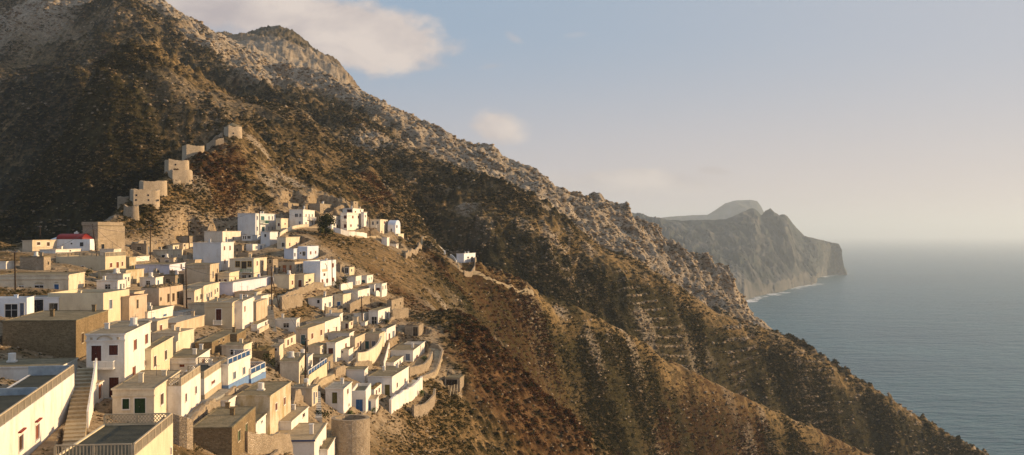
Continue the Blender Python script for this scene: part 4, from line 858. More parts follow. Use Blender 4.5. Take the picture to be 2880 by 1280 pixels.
    if par:
        ph = 0.55 if 'parapet' in h['ext'] else 0.12; th = 0.2
        for (x0, x1, y0, y1) in ((-Wd, 0, 0, th), (-Wd, 0, Ld-th, Ld), (-th, 0, th, Ld-th), (-Wd, -Wd+th, th, Ld-th)):
            mb.quad([(x0, y0, wt), (x1, y0, wt), (x1, y1, wt), (x0, y1, wt)])
        for (a, b) in (((-Wd+th, th), (-th, th)), ((-th, th), (-th, Ld-th)), ((-th, Ld-th), (-Wd+th, Ld-th)), ((-Wd+th, Ld-th), (-Wd+th, th))):
            mb.quad([(b[0], b[1], wt-ph), (a[0], a[1], wt-ph), (a[0], a[1], wt), (b[0], b[1], wt)])
    ws = 'front' 
    mb.build('wall', mats, root)
    # roof
    rm = R_.get(h['roof'], R_['slab']); rb = MB(); rh = Ht
    if h['roof'] == 'vault':
        n = 9; rr = Ld/2
        for i in range(n):
            a0, a1 = math.pi*i/n, math.pi*(i+1)/n
            y0, z0 = Ld/2-rr*math.cos(a0), Ht-0.16+rr*0.4*math.sin(a0); y1, z1 = Ld/2-rr*math.cos(a1), Ht-0.16+rr*0.4*math.sin(a1)
            rb.quad([(-Wd, y0, z0), (0, y0, z0), (0, y1, z1), (-Wd, y1, z1)]); rb.quad([(0, y0, Ht-0.16), (0, y1, Ht-0.16), (0, y1, z1), (0, y0, z0)])
        rb.build('roof', W['blue'], root)
    elif par:
        nx, ny = 6, 6; th = 0.2
        rb.quad([(-Wd+th, th, wt-ph), (-th, th, wt-ph), (-th, Ld-th, wt-ph), (-Wd+th, Ld-th, wt-ph)]); rb.build('roof', rm, root); rh = wt-ph
    elif h['roof'] in ('rubbleroof', 'scrub'):
        nx, ny = max(int(Wd/0.45), 3), max(int(Ld/0.45), 3); g_ = [[None]*(ny+1) for _ in range(nx+1)]
        for i in range(nx+1):
            for j in range(ny+1):
                e = min(i, nx-i, j, ny-j); g_[i][j] = (-Wd+Wd*i/nx, Ld*j/ny, Ht-0.16+(rnd.uniform(-0.15, 0.5) if e > 0 else rnd.uniform(-0.05, 0.12)))
        for i in range(nx):
            for j in range(ny): rb.quad([g_[i][j], g_[i+1][j], g_[i+1][j+1], g_[i][j+1]])
        if h['roof'] == 'rubbleroof':
            for _ in range(int(Wd*Ld*0.5)+4):
                x, y = rnd.uniform(-Wd+0.2, -0.2), rnd.uniform(0.2, Ld-0.2); s = rnd.uniform(0.12, 0.32)
                M_ = Matrix.Translation((x, y, Ht+rnd.uniform(-0.05, 0.3))) @ Matrix.Rotation(rnd.uniform(0, 3), 4, 'Z') @ Matrix.Rotation(rnd.uniform(-0.5, 0.5), 4, 'X')
                rb.box(-s, s, -s*0.7, s*0.7, -s*0.5, s*0.5, 0, M_, 0.05)
        rb.build('roof', rm, root)
    else:
        ov = 0.14 if h['wall'] not in ('rubble', 'stone') else 0.05
        j = lambda: rnd.uniform(-0.05, 0.05)
        P8 = [(-Wd-ov, -ov), (ov, -ov), (ov, Ld+ov), (-Wd-ov, Ld+ov)]; zt4 = [Ht+j() for _ in range(4)]
        lo = [(x, y, Ht-0.16) for x, y in P8]; hi = [(x, y, z) for (x, y), z in zip(P8, zt4)]
        rb.quad(lo[::-1]); 
        for i in range(4): rb.quad([lo[i], lo[(i+1) % 4], hi[(i+1) % 4], hi[i]], 1)
        ins = 0.22; IN = [(-Wd-ov+ins, -ov+ins), (ov-ins, -ov+ins), (ov-ins, Ld+ov-ins), (-Wd-ov+ins, Ld+ov-ins)]
        inn = [(x, y, z) for (x, y), z in zip(IN, zt4)]; dp = [(x, y, z-0.07) for (x, y), z in zip(IN, zt4)]
        for i in range(4):
            k = (i+1) % 4; rb.quad([hi[i], hi[k], inn[k], inn[i]], 0); rb.quad([inn[i], inn[k], dp[k], dp[i]], 0)
        rb.quad(dp)
        rb.build('roof', [rm, wmat if h['wall'] not in ('rubble', 'stone') else rm], root)
    # openings
    for (kind, face, s0, s1, z0, z1, col) in op:
        big_ = D < 260
        def loc(s, z, d):                                     # d outward
            return (-s, -d, z) if face == 'F' else (d, s, z)
        def bx(mb_, a, b, c, d_, e, f_, mi=0):
            p = loc(a, c, e); q = loc(b, d_, f_); mb_.box(p[0], q[0], p[1], q[1], p[2], q[2], mi)
        fm = COL['yellow'] if col == 'Y' else (COL['beige'] if h['wall'] in ('stone', 'rubble', 'plaster', 'pink') else COL['white'])
        pane = MB()
        if kind == 'a':                                       # arched loggia: dark back, arch head and low balustrade
            bx(pane, s0, s1, z0, z1, -0.6, -0.2); w_ = pane.build('window', W['bluewhite'], root)
            fb = MB(); r = (s1-s0)/2; cxm = (s0+s1)/2; n = 12; zc = z1-r*0.75
            for i in range(n):
                a0, a1 = math.pi*i/n, math.pi*(i+1)/n
                for (aa, bb) in ((a0, a1),):
                    pA = (cxm-r*math.cos(aa), zc+r*0.75*math.sin(aa)); pB = (cxm-r*math.cos(bb), zc+r*0.75*math.sin(bb))
                    fb.quad([loc(pA[0], z1, 0.01), loc(pA[0], pA[1], 0.01), loc(pB[0], pB[1], 0.01), loc(pB[0], z1, 0.01)])
                    fb.quad([loc(pA[0], pA[1], 0.01), loc(pA[0], pA[1], -0.25), loc(pB[0], pB[1], -0.25), loc(pB[0], pB[1], 0.01)])
            fb.build('frame', W['bluewhite'], w_)
            lb = MB(); bx(lb, s0, s1, z0, z0+0.75, -0.1, 0.0); lb.build('railing', COL['beige'], w_)
            continue
        mid_ = (s0+s1)/2
        if col in 'kYK' and kind == 'w' or col == 'K':
            bx(pane, s0, s1, z0, z1, -0.22, -0.16)
        else:
            bx(pane, s0, mid_-0.012, z0, z1, -0.2, -0.1); bx(pane, mid_+0.012, s1, z0, z1, -0.2, -0.1)
            if big_:                                          # raised panels or louvre rails
                for q_ in range(3):
                    za = z0+(z1-z0)*(0.08+0.31*q_); zb_ = z0+(z1-z0)*(0.08+0.31*q_+0.24)
                    for (a, b) in ((s0+0.08, mid_-0.09), (mid_+0.09, s1-0.08)):
                        if b-a > 0.08: bx(pane, a, b, za, zb_, -0.1, -0.075)
        w_ = pane.build('window' if kind == 'w' else DOORNAME, COL[col], root)
        fb = MB(); t = 0.09 if big_ else 0.12; pr = 0.05
        if kind == 'w':
            bx(fb, s0-t, s1+t, z0-t-0.03, z0-0.002, -0.12, pr+0.03)
        bx(fb, s0-t, s1+t, z1+0.002, z1+t+0.02, 0.003, pr)
        bx(fb, s0-t, s0-0.002, z0, z1, 0.003, pr); bx(fb, s1+0.002, s1+t, z0, z1, 0.003, pr)
        if col in 'kYK' and (s1-s0) > 0.7:
            bx(fb, mid_-0.03, mid_+0.03, z0, z1, -0.159, -0.12)
            if D < 330: bx(fb, s0, mid_-0.032, (z0+z1)/2+0.1, (z0+z1)/2+0.15, -0.159, -0.125); bx(fb, mid_+0.032, s1, (z0+z1)/2+0.1, (z0+z1)/2+0.15, -0.159, -0.125)
        fb.build('frame', fm if col != 'K' else COL['white'], w_)
        if kind == 'd' and D < 230:
            hb = MB(); bx(hb, mid_+0.06, mid_+0.10, z0+(z1-z0)*0.45, z0+(z1-z0)*0.52, -0.1, -0.03); hb.build('handle', COL['metal'], w_)
    # extras
    def onF(px, py): x, y = tp(sh, px, py); s = s_front(x); Y = c0[1]+s*v[0]; return s, (HOR-y)/F*Y-zb
    def onS(px, py): x, y = tp(sh, px, py); s = s_side(x); Y = c0[1]+s*v[1]; return s*ksc, (HOR-y)/F*Y-zb
    for e in h['ext']:
        e = e.split(); k = e[0]; a = [float(q) for q in e[1:]]; mb = MB()
        if k == 'cornice':
            mb.box(-Wd-0.1, 0.1, -0.14, -0.003, Ht-0.85, Ht-0.72); mb.box(-Wd-0.06, 0.06, -0.08, -0.003, Ht-0.95, Ht-0.855); mb.build('cornice', wmat, root)
        elif k == 'pediment':
            cxm = -Wd*0.52
            for i in range(8):
                a0, a1 = math.pi*i/8, math.pi*(i+1)/8
                mb.quad([(cxm-0.9*math.cos(a0), -0.16, Ht-0.71+0.5*math.sin(a0)), (cxm-0.9*math.cos(a1), -0.16, Ht-0.71+0.5*math.sin(a1)), (cxm-0.72*math.cos(a1), -0.16, Ht-0.71+0.38*math.sin(a1)), (cxm-0.72*math.cos(a0), -0.16, Ht-0.71+0.38*math.sin(a0))])
                mb.quad([(cxm-0.9*math.cos(a0), 0, Ht-0.71+0.5*math.sin(a0)), (cxm-0.9*math.cos(a1), 0, Ht-0.71+0.5*math.sin(a1)), (cxm-0.9*math.cos(a1), -0.16, Ht-0.71+0.5*math.sin(a1)), (cxm-0.9*math.cos(a0), -0.16, Ht-0.71+0.5*math.sin(a0))])
            mb.build('ornament', COL['beige'], root)
            for dx_ in (-1.5, 1.5): mb = MB(); mb.box(cxm+dx_-0.12, cxm+dx_+0.12, -0.16, -0.002, Ht-0.715, Ht-0.42); mb.build('finial', COL['beige'], root)
        elif k in ('balcony', 'gbalcony', 'balconyS', 'gbalconyS'):
            S_ = k.endswith('S'); fn = onS if S_ else onF
            sa, zlo = fn(a[0], a[2]); sb, _ = fn(a[1], a[2]); _, zhi = fn((a[0]+a[1])/2, a[3])
            sa, sb = min(sa, sb), max(sa, sb); sa = max(sa, 0.0); dpth = 1.1; hgt = max(min(zhi-zlo, 1.2), 0.8)
            def bb(m_, s0_, s1_, d0, d1, z0_, z1_):
                if S_: m_.box(d0, d1, s0_, s1_, z0_, z1_)
                else: m_.box(-s1_, -s0_, -d1, -d0, z0_, z1_)
            bb(mb, sa, sb, 0.003, dpth, zlo-0.15, zlo); bal = mb.build('balcony', W['white'], root)
            rl = MB(); rmat = COL['white'] if k[0] == 'b' else plain('green_railing', (0.06, 0.20, 0.11))
            bb(rl, sa, sb, dpth-0.08, dpth, zlo+hgt-0.08, zlo+hgt); bb(rl, sa, sa+0.08, 0.003, dpth-0.085, zlo+hgt-0.08, zlo+hgt); bb(rl, sb-0.08, sb, 0.003, dpth-0.085, zlo+hgt-0.08, zlo+hgt)
            n = max(int((sb-sa)/(0.22 if D < 260 else 0.4)), 2)
            for i in range(n+1):
                s_ = sa+0.04+(sb-sa-0.08)*i/n; w2 = 0.045 if k[0] == 'b' else 0.03; bb(rl, s_-w2, s_+w2, dpth-0.075, dpth-0.005, zlo+0.002, zlo+hgt-0.082)
            for i in range(1, 4): bb(rl, sa+0.01, sa+0.07, dpth*i/4-0.04, dpth*i/4+0.04, zlo+0.002, zlo+hgt-0.082); bb(rl, sb-0.07, sb-0.01, dpth*i/4-0.04, dpth*i/4+0.04, zlo+0.002, zlo+hgt-0.082)
            rl.build('railing', rmat, bal)
        elif k in ('railS', 'railF', 'latS', 'lattice', 'bluelat'):
            runs = {'railS': [((-0.1, 0.1), (-0.1, Ld-0.1))], 'railF': [((-0.25, 0.1), (-Wd+0.1, 0.1))], 'latS': [((-0.1, 0.1), (-0.1, Ld-0.1)), ((-0.25, Ld-0.1), (-Wd+0.1, Ld-0.1)), ((-0.25, 0.1), (-Wd+0.1, 0.1))],
                    'lattice': [((-0.25, Ld-0.1), (-Wd+0.1, Ld-0.1))], 'bluelat': [((-0.1, 0.1), (-0.1, Ld-0.1)), ((-0.25, Ld-0.1), (-Wd+0.1, Ld-0.1))]}[k]
            z0 = wt; hgt = 0.95; lat = k in ('latS', 'lattice', 'bluelat')
            for (p, q) in runs:
                p = Vector((*p, 0)); q = Vector((*q, 0)); ln = (q-p).length; d = (q-p)/ln; nb = max(int(ln/2.4), 1)
                M_ = Matrix.Translation((p.x, p.y, z0+0.002)) @ Matrix.Rotation(math.atan2(d.y, d.x), 4, 'Z')
                mb.box(0, ln, -0.07, 0.07, hgt-0.1, hgt, 0, M_)
                if lat: mb.box(0, ln, -0.06, 0.06, 0, 0.09, 0, M_)
                for i in range(nb+1): mb.box(ln*i/nb-0.09, ln*i/nb+0.09, -0.08, 0.08, 0, hgt-0.102, 0, M_)
                for i in range(nb):
                    x0, x1 = ln*i/nb+0.1, ln*(i+1)/nb-0.1
                    if lat:
                        m_ = max(int((x1-x0)/0.3), 1); cell = (x1-x0)/m_; zh = (hgt-0.2)
                        for c_ in range(m_):
                            for r_ in range(2):
                                xa, za = x0+c_*cell, 0.095+r_*zh/2
                                for (u0, w0, u1, w1) in ((0, 0, 1, 1), (0, 1, 1, 0)):
                                    A = M_ @ Vector((xa+u0*cell, 0, za+w0*zh/2)); B = M_ @ Vector((xa+u1*cell, 0, za+w1*zh/2)); mb.bar(A, B, 0.035, 1, 4)
                    else:
                        m_ = max(int((x1-x0)/0.26), 1)
                        for c_ in range(m_): mb.box(x0+(c_+0.3)*(x1-x0)/m_, x0+(c_+0.62)*(x1-x0)/m_, -0.03, 0.03, 0, hgt-0.102, 1, M_)
            lc = COL['beige'] if h['wall'] != 'yellow' else COL['beige']; pc_ = COL['b'] if k == 'bluelat' else lc
            if k == 'bluelat': lc = COL['white']
            mb.build('railing', [lc, pc_], root)
        elif k in ('blueband', 'brownband'):
            hb_ = 0.9; mb.box(0.003, 0.05, -0.05, Ld, -0.9, 0.55); mb.box(-Wd, 0.05, -0.05, -0.003, -0.9, 0.5)
            mb.build('base_band', plain('mid_blue_paint', (0.16, 0.27, 0.48)) if k == 'blueband' else COL['beige'], root)
        elif k == 'bluetop':
            mb.box(-Wd-0.16, 0.16, -0.19, -0.145, Ht-0.2, Ht+0.03); mb.build('eave_band', plain('navy_paint', (0.05, 0.08, 0.18)), root)
        elif k == 'blueparapet':
            fb_ = plain('faded_blue_paint', (0.34, 0.40, 0.45)); mb.box(-Wd, -Wd*0.1, Ld-0.5, Ld-0.25, Ht-0.1, Ht+0.9); mb.build('parapet', fb_, root); mb = MB(); mb.box(-Wd, -Wd*0.2, Ld*0.62, Ld*0.62+0.25, Ht-0.12, Ht+0.55); mb.build('parapet', fb_, root)
        elif k == 'redlintel':
            for o in op:
                if o[1] == 'S' and o[3]-o[2] > 0.7: mb = MB(); mb.box(0.003, 0.25, o[2]-0.25, o[3]+0.25, o[5]+0.35, o[5]+0.47); mb.build('window_hood', COL['tilered'], root)
        elif k == 'topslab':
            mb.box(-Wd-0.2, 0.0+0.1, -0.2, Ld*0.93, Ht+0.06, Ht+0.95); mb.build('top_storey', W['stone'], root)
        elif k == 'shells':
            for o in op:
                mb = MB(); cxm = -(o[2]+o[3])/2; r = (o[3]-o[2])/2
                for i in range(8):
                    a0, a1 = math.pi*i/8, math.pi*(i+1)/8; zz = o[5]+0.22
                    mb.quad([(cxm-r*math.cos(a0), -0.07, zz+r*0.6*math.sin(a0)), (cxm, -0.07, zz), (cxm-r*math.cos(a1), -0.07, zz+r*0.6*math.sin(a1))][::-1])
                    mb.quad([(cxm-r*math.cos(a0), 0, zz+r*0.6*math.sin(a0)), (cxm-r*math.cos(a1), 0, zz+r*0.6*math.sin(a1)), (cxm-r*math.cos(a1), -0.07, zz+r*0.6*math.sin(a1)), (cxm-r*math.cos(a0), -0.07, zz+r*0.6*math.sin(a0))])
                mb.build('ornament', COL['beige'], root)
        elif k == 'aircon':
            s, z = onS(1410, 640); mb.box(0.05, 0.4, s-0.5, s+0.5, z-0.35, z+0.35); mb.build('air_conditioner', COL['metal'], root)
        elif k == 'ladder':
            mb.bar((0.9, Ld*0.2, -0.2), (0.15, Ld*0.2, Ht*0.7), 0.04); mb.bar((0.9, Ld*0.2+0.6, -0.2), (0.15, Ld*0.2+0.6, Ht*0.7), 0.04)
            for i in range(8): f_ = (i+0.5)/8; mb.bar((0.9-0.75*f_, Ld*0.2, -0.2+Ht*0.7*f_), (0.9-0.75*f_, Ld*0.2+0.6, -0.2+Ht*0.7*f_), 0.03)
            lad = mb.build('ladder', COL['g'], None); lad.location = root.location; lad.rotation_euler = root.rotation_euler; tag(lad, 'green ladder leaning on the side of the beige house', 'ladder')
        elif k == 'circle':
            n = 36; r0, r1 = 1.25, 1.5; cxm, cym = -Wd*0.42, Ld*0.45
            for i in range(n):
                a0, a1 = 2*math.pi*i/n, 2*math.pi*(i+1)/n; mb.box(-1, 1, -1, 1, 0, 0) if False else mb.quad([(cxm+r0*math.cos(a0), cym+r0*math.sin(a0), Ht+0.03), (cxm+r1*math.cos(a0), cym+r1*math.sin(a0), Ht+0.03), (cxm+r1*math.cos(a1), cym+r1*math.sin(a1), Ht+0.03), (cxm+r0*math.cos(a1), cym+r0*math.sin(a1), Ht+0.03)])
            mb.build('chalk_ring', COL['beige'], root)
        elif k == 'chimney':
            mb.box(-1.2, -0.7, Ld*0.3, Ld*0.3+0.5, rh, rh+1.3); mb.box(-1.28, -0.62, Ld*0.3-0.08, Ld*0.3+0.58, rh+1.302, rh+1.4); mb.build('chimney', W['white'], root)
        elif k == 'lip': pass
        elif k == 'lip_':
            for _ in range(14):
                s = rnd.uniform(0.15, 0.4); x = rnd.uniform(-Wd, 0); M_ = Matrix.Translation((x, rnd.uniform(0.1, 0.6), Ht+s*0.4)) @ Matrix.Rotation(rnd.uniform(0, 3), 4, 'Z'); mb.box(-s, s, -s*0.6, s*0.6, -s*0.5, s*0.5, 0, M_, 0.05)
            mb.build('coping_stones', W['rubble'], root)
    # small things every roof has
    if h['roof'] not in ('vault', 'rubbleroof') and h['name'] != 'shed' and Ld > 3 and Wd > 3 and 'chimney' not in h['ext']:
      for _k in range(rnd.choice((1, 1, 2, 3))):
        r = rnd.random()*0.8
        x, y = rnd.uniform(-Wd+0.8, -0.8), rnd.uniform(Ld*0.3, Ld-0.8)
        if r < 0.38:
            mb = MB(); hh = rnd.uniform(0.5, 1.0); mb.box(x-0.25, x+0.25, y-0.25, y+0.25, rh-0.05, rh+hh); mb.box(x-0.32, x+0.32, y-0.32, y+0.32, rh+hh+0.002, rh+hh+0.1); mb.build('chimney', wmat, root)
        elif r < 0.55:
            mb = MB(); mb.bar((x, y, rh-0.05), (x, y, rh+rnd.uniform(1.2, 2.2)), 0.03); mb.bar((x-0.4, y, rh+1.1), (x+0.4, y, rh+1.1), 0.02); mb.build('antenna', COL['metal'], root)
        elif r < 0.66:
            mb = MB(); mb.bar((x, y, rh+0.15), (x, y, rh+1.0), 0.45, 0, 12); mb.box(x-0.5, x+0.5, y-0.5, y+0.5, rh-0.05, rh+0.14); mb.build('water_tank', COL['white'], root)
    if D < 340 and h['sh'] in ('R3', 'R4', 'R5', 'R7') and rnd.random() < 0.42 and h['name'] == 'house' and Ht > 2.5:
        mb = MB(); off = rnd.uniform(1.8, 3.0); x0, x1 = off, off+0.4; seg = max(int(Ld/1.2), 2); pv = None      # yard wall along the downhill side
        for i in range(seg+1):
            y = Ld*i/seg; wx, wy = wpt(off, y); g_ = ground(wx, wy)-zb; tp_ = max(g_, -2.5)+0.75+rnd.uniform(-0.12, 0.12); c_ = [(x0, y, g_-1.2), (x0, y, tp_), (x1, y, tp_), (x1, y, g_-1.6)]
            if pv:
                for k in range(3): mb.quad([pv[k+1], c_[k+1], c_[k], pv[k]])
            else: mb.quad(c_)
            pv = c_
        mb.quad(pv[::-1])
        yw = mb.build('stone_wall', W['stone'] if rnd.random() < 0.7 else W['beige']); yw.location = root.location; yw.rotation_euler = root.rotation_euler
        lab = 'low yard wall on the sunny side of the '+h['label']; tag(yw, ' '.join(lab.split()[:16]), 'wall', 'low yard walls beside the houses')
    return root
def hash_s(s):
    h_ = 7
    for ch in s: h_ = (h_*131+ord(ch)) & 0x7fffffff
    return h_
houses_build()

# ------------------------------------------------------------------ mills, walls, steps, lanes, poles, trees
def at(sh, x, y, dy=0.0):                                     # a surveyed foot point on the ground
    px, py = tp(sh, x, y); D = depth_at(px, py); X = (px-CX)/F*D
    return Vector((X, D+dy, ground(X, D+dy)))
def ruin_ring(name, label, cat, sh, x0, x1, y0, y1, mat, group, plan=0.8, taper=0.95, holes=(), jag=0.25, roundleft=False, roof=None, D=None, yaw=0):
    px0, _ = tp(sh, x0, 0); px1, pyt = tp(sh, x1, y0); _, pyb = tp(sh, x1, y1); pc = (px0+px1)/2
    D = D or depth_at(pc, pyb+1); w = (px1-px0)/F*D; Hh = (pyb-pyt)/F*D*(1.12 if yaw else 1); zb = (HOR-pyb)/F*D; X = (pc-CX)/F*D; d = w*plan; r = min(d/2, w/2)
    root = empty(name, (X, D+d/2, zb), math.radians(yaw)); tag(root, label, cat, group)
    out = [(-w/2, -d/2)] if not roundleft else [(-w/2+r+r*math.cos(math.pi+a), r*math.sin(math.pi+a)) for a in np.linspace(0, math.pi/2, 7)][:-1]
    out += [(w/2-r, -d/2)] + [(w/2-r+r*math.cos(a), r*math.sin(a)) for a in np.linspace(-math.pi/2, math.pi/2, 15)][1:-1] + [(w/2-r, d/2)]
    out += [(-w/2, d/2)] if not roundleft else [(-w/2+r+r*math.cos(math.pi-a), r*math.sin(math.pi-a)) for a in np.linspace(math.pi/2, 0, 7)][1:]
    pts = []
    for i, p in enumerate(out):                               # subdivide long runs
        q = out[(i+1) % len(out)]; n = max(1, int(math.hypot(q[0]-p[0], q[1]-p[1])/0.6))
        pts += [(p[0]+(q[0]-p[0])*k/n, p[1]+(q[1]-p[1])*k/n) for k in range(n)]
    low = min([ground(X+p[0], D+d/2+p[1])-zb for p in pts]+[0])-0.8
    rr = random.Random(hash_s(label)); mb = MB(); tops = []; t = 0
    for i in range(len(pts)): t = 0.6*t+rr.uniform(-jag, jag*0.6); tops.append(Hh+t)
    n = len(pts); th = 0.6
    for i in range(n):
        k = (i+1) % n; a, b = pts[i], pts[k]; ta, tb = taper, taper
        ai = (a[0]*(1-th/w*2), a[1]*(1-th/d*2)); bi = (b[0]*(1-th/w*2), b[1]*(1-th/d*2))
        O0, O1 = (a[0], a[1], low), (b[0], b[1], low); T0, T1 = (a[0]*ta, a[1]*ta, tops[i]), (b[0]*tb, b[1]*tb, tops[k])
        I0, I1 = (ai[0]*ta, ai[1]*ta, tops[i]), (bi[0]*tb, bi[1]*tb, tops[k]); J0, J1 = (ai[0]*ta, ai[1]*ta, Hh*0.55), (bi[0]*tb, bi[1]*tb, Hh*0.55)
        mb.quad([O0, O1, T1, T0]); mb.quad([T0, T1, I1, I0]); mb.quad([I0, I1, J1, J0])
    mb.quad([(p[0]*0.85, p[1]*0.85, Hh*0.55) for p in pts])
    mb.build('wall', mat, root)
    for (hx, hy) in holes:
        a, b = tp(sh, hx, hy); lx = (a-CX)/F*D-X; z = (HOR-b)/F*D-zb; m2 = MB(); m2.box(lx-0.22, lx+0.22, -d/2-0.03, -d/2+0.3, z-0.28, z+0.28); m2.build('window', COL['k'], root)
    if roof:
        m2 = MB(); k = 16
        for i in range(k):
            a0, a1 = 2*math.pi*i/k, 2*math.pi*(i+1)/k; m2.quad([(w*0.5*math.cos(a0), d*0.5*math.sin(a0), Hh*0.98), (w*0.5*math.cos(a1), d*0.5*math.sin(a1), Hh*0.98), (-w*0.1, 0, Hh*1.25)])
        m2.build('roof', R_['dirt'], root)
    return root
WG = 'ruined windmills climbing the ridge'
mills = [
 ('round stone windmill tower with sloping broken roof, highest on the ridge', 1110, 1258, 122, 248, 0.95, 0.95, ((1157, 175),), 'dirt'),
 ('low broad windmill stump between the highest mill and the paired mills', 735, 916, 287, 362, 0.8, 0.98, (), None),
 ('cracked windmill ruin, rear one of the paired mills', 576, 780, 424, 560, 0.7, 0.97, ((640, 455),), None),
 ('tall windmill ruin, front one of the paired mills', 606, 808, 518, 655, 0.8, 0.97, ((782, 595),), None),
 ('slim half-round mill stub below the paired mills', 640, 714, 606, 704, 0.9, 0.96, (), None),
 ('windmill with leaning round end above the mill with four holes', 345, 578, 616, 772, 0.7, 0.96, (), None),
 ('long low windmill with four square holes near the ridge foot', 262, 512, 692, 830, 0.6, 0.97, ((290, 730), (393, 728), (286, 772), (395, 772), (480, 772)), None)]
for (lb, x0, x1, y0, y1, pl, tpv, ho, rf) in mills:
    ruin_ring('windmill_ruin', lb, 'windmill', 'R8', x0, x1, y0, y1, W['mill'], WG, pl, tpv, ho, roof=rf, yaw=32)
ruin_ring('rubble_platform', 'pale rubble platform at the very foot of the windmill ridge', 'ruin', 'R8', 190, 340, 818, 925, W['stone'], None, 0.7, 0.85, (), 0.3, True)
ruin_ring('ruined_house', 'small dark stone hut beside the foot of the windmill ridge', 'ruin', 'R8', 158, 250, 738, 815, W['stone'], None, 0.8, 0.98)
ruin_ring('bastion', 'big round stone bastion with a grey terrace on top', 'bastion', 'R4', 350, 668, 868, 1240, W['stone'], None, 1.0, 0.985, (), 0.03, True)
def disc_top(sh, x0, x1, y, D_pt, mat): pass

def wall_line(name, label, cat, sh, pts, h, th=0.45, mat=None, group=None, jag=0.12, level=False, down=1.2):
    P3 = [at(sh, *p) for p in pts]; seg = []
    for a, b in zip(P3[:-1], P3[1:]):
        n = max(1, int((b-a).length/0.8)); seg += [a.lerp(b, i/n) for i in range(n)]
    seg.append(P3[-1]); rr = random.Random(hash_s(label)); org = seg[0].copy(); mb = MB(); prev = None
    for i, p in enumerate(seg):
        q = seg[min(i+1, len(seg)-1)]; o = seg[max(i-1, 0)]; d = Vector((q.x-o.x, q.y-o.y, 0)).normalized(); nrm = Vector((-d.y, d.x, 0))*th/2
        g = ground(p.x, p.y); top = (g if not level else p.z)+h+rr.uniform(-jag, jag)
        a, b = p+nrm-org, p-nrm-org; ga = min(g, ground(p.x+nrm.x*2, p.y+nrm.y*2), ground(p.x-nrm.x*2, p.y-nrm.y*2))-down-org.z
        cur = [(a.x, a.y, ga), (a.x, a.y, top-org.z), (b.x, b.y, top-org.z), (b.x, b.y, ga)]
        if prev:
            for k in range(3): mb.quad([prev[k], cur[k], cur[k+1], prev[k+1]])
        else: mb.quad(cur[::-1])
        prev = cur
    mb.quad(prev)
    o = mb.build(name, mat or W['stone'], None); o.location = org; tag(o, label, cat, group); return o
TW = 'stone terrace walls of the village'
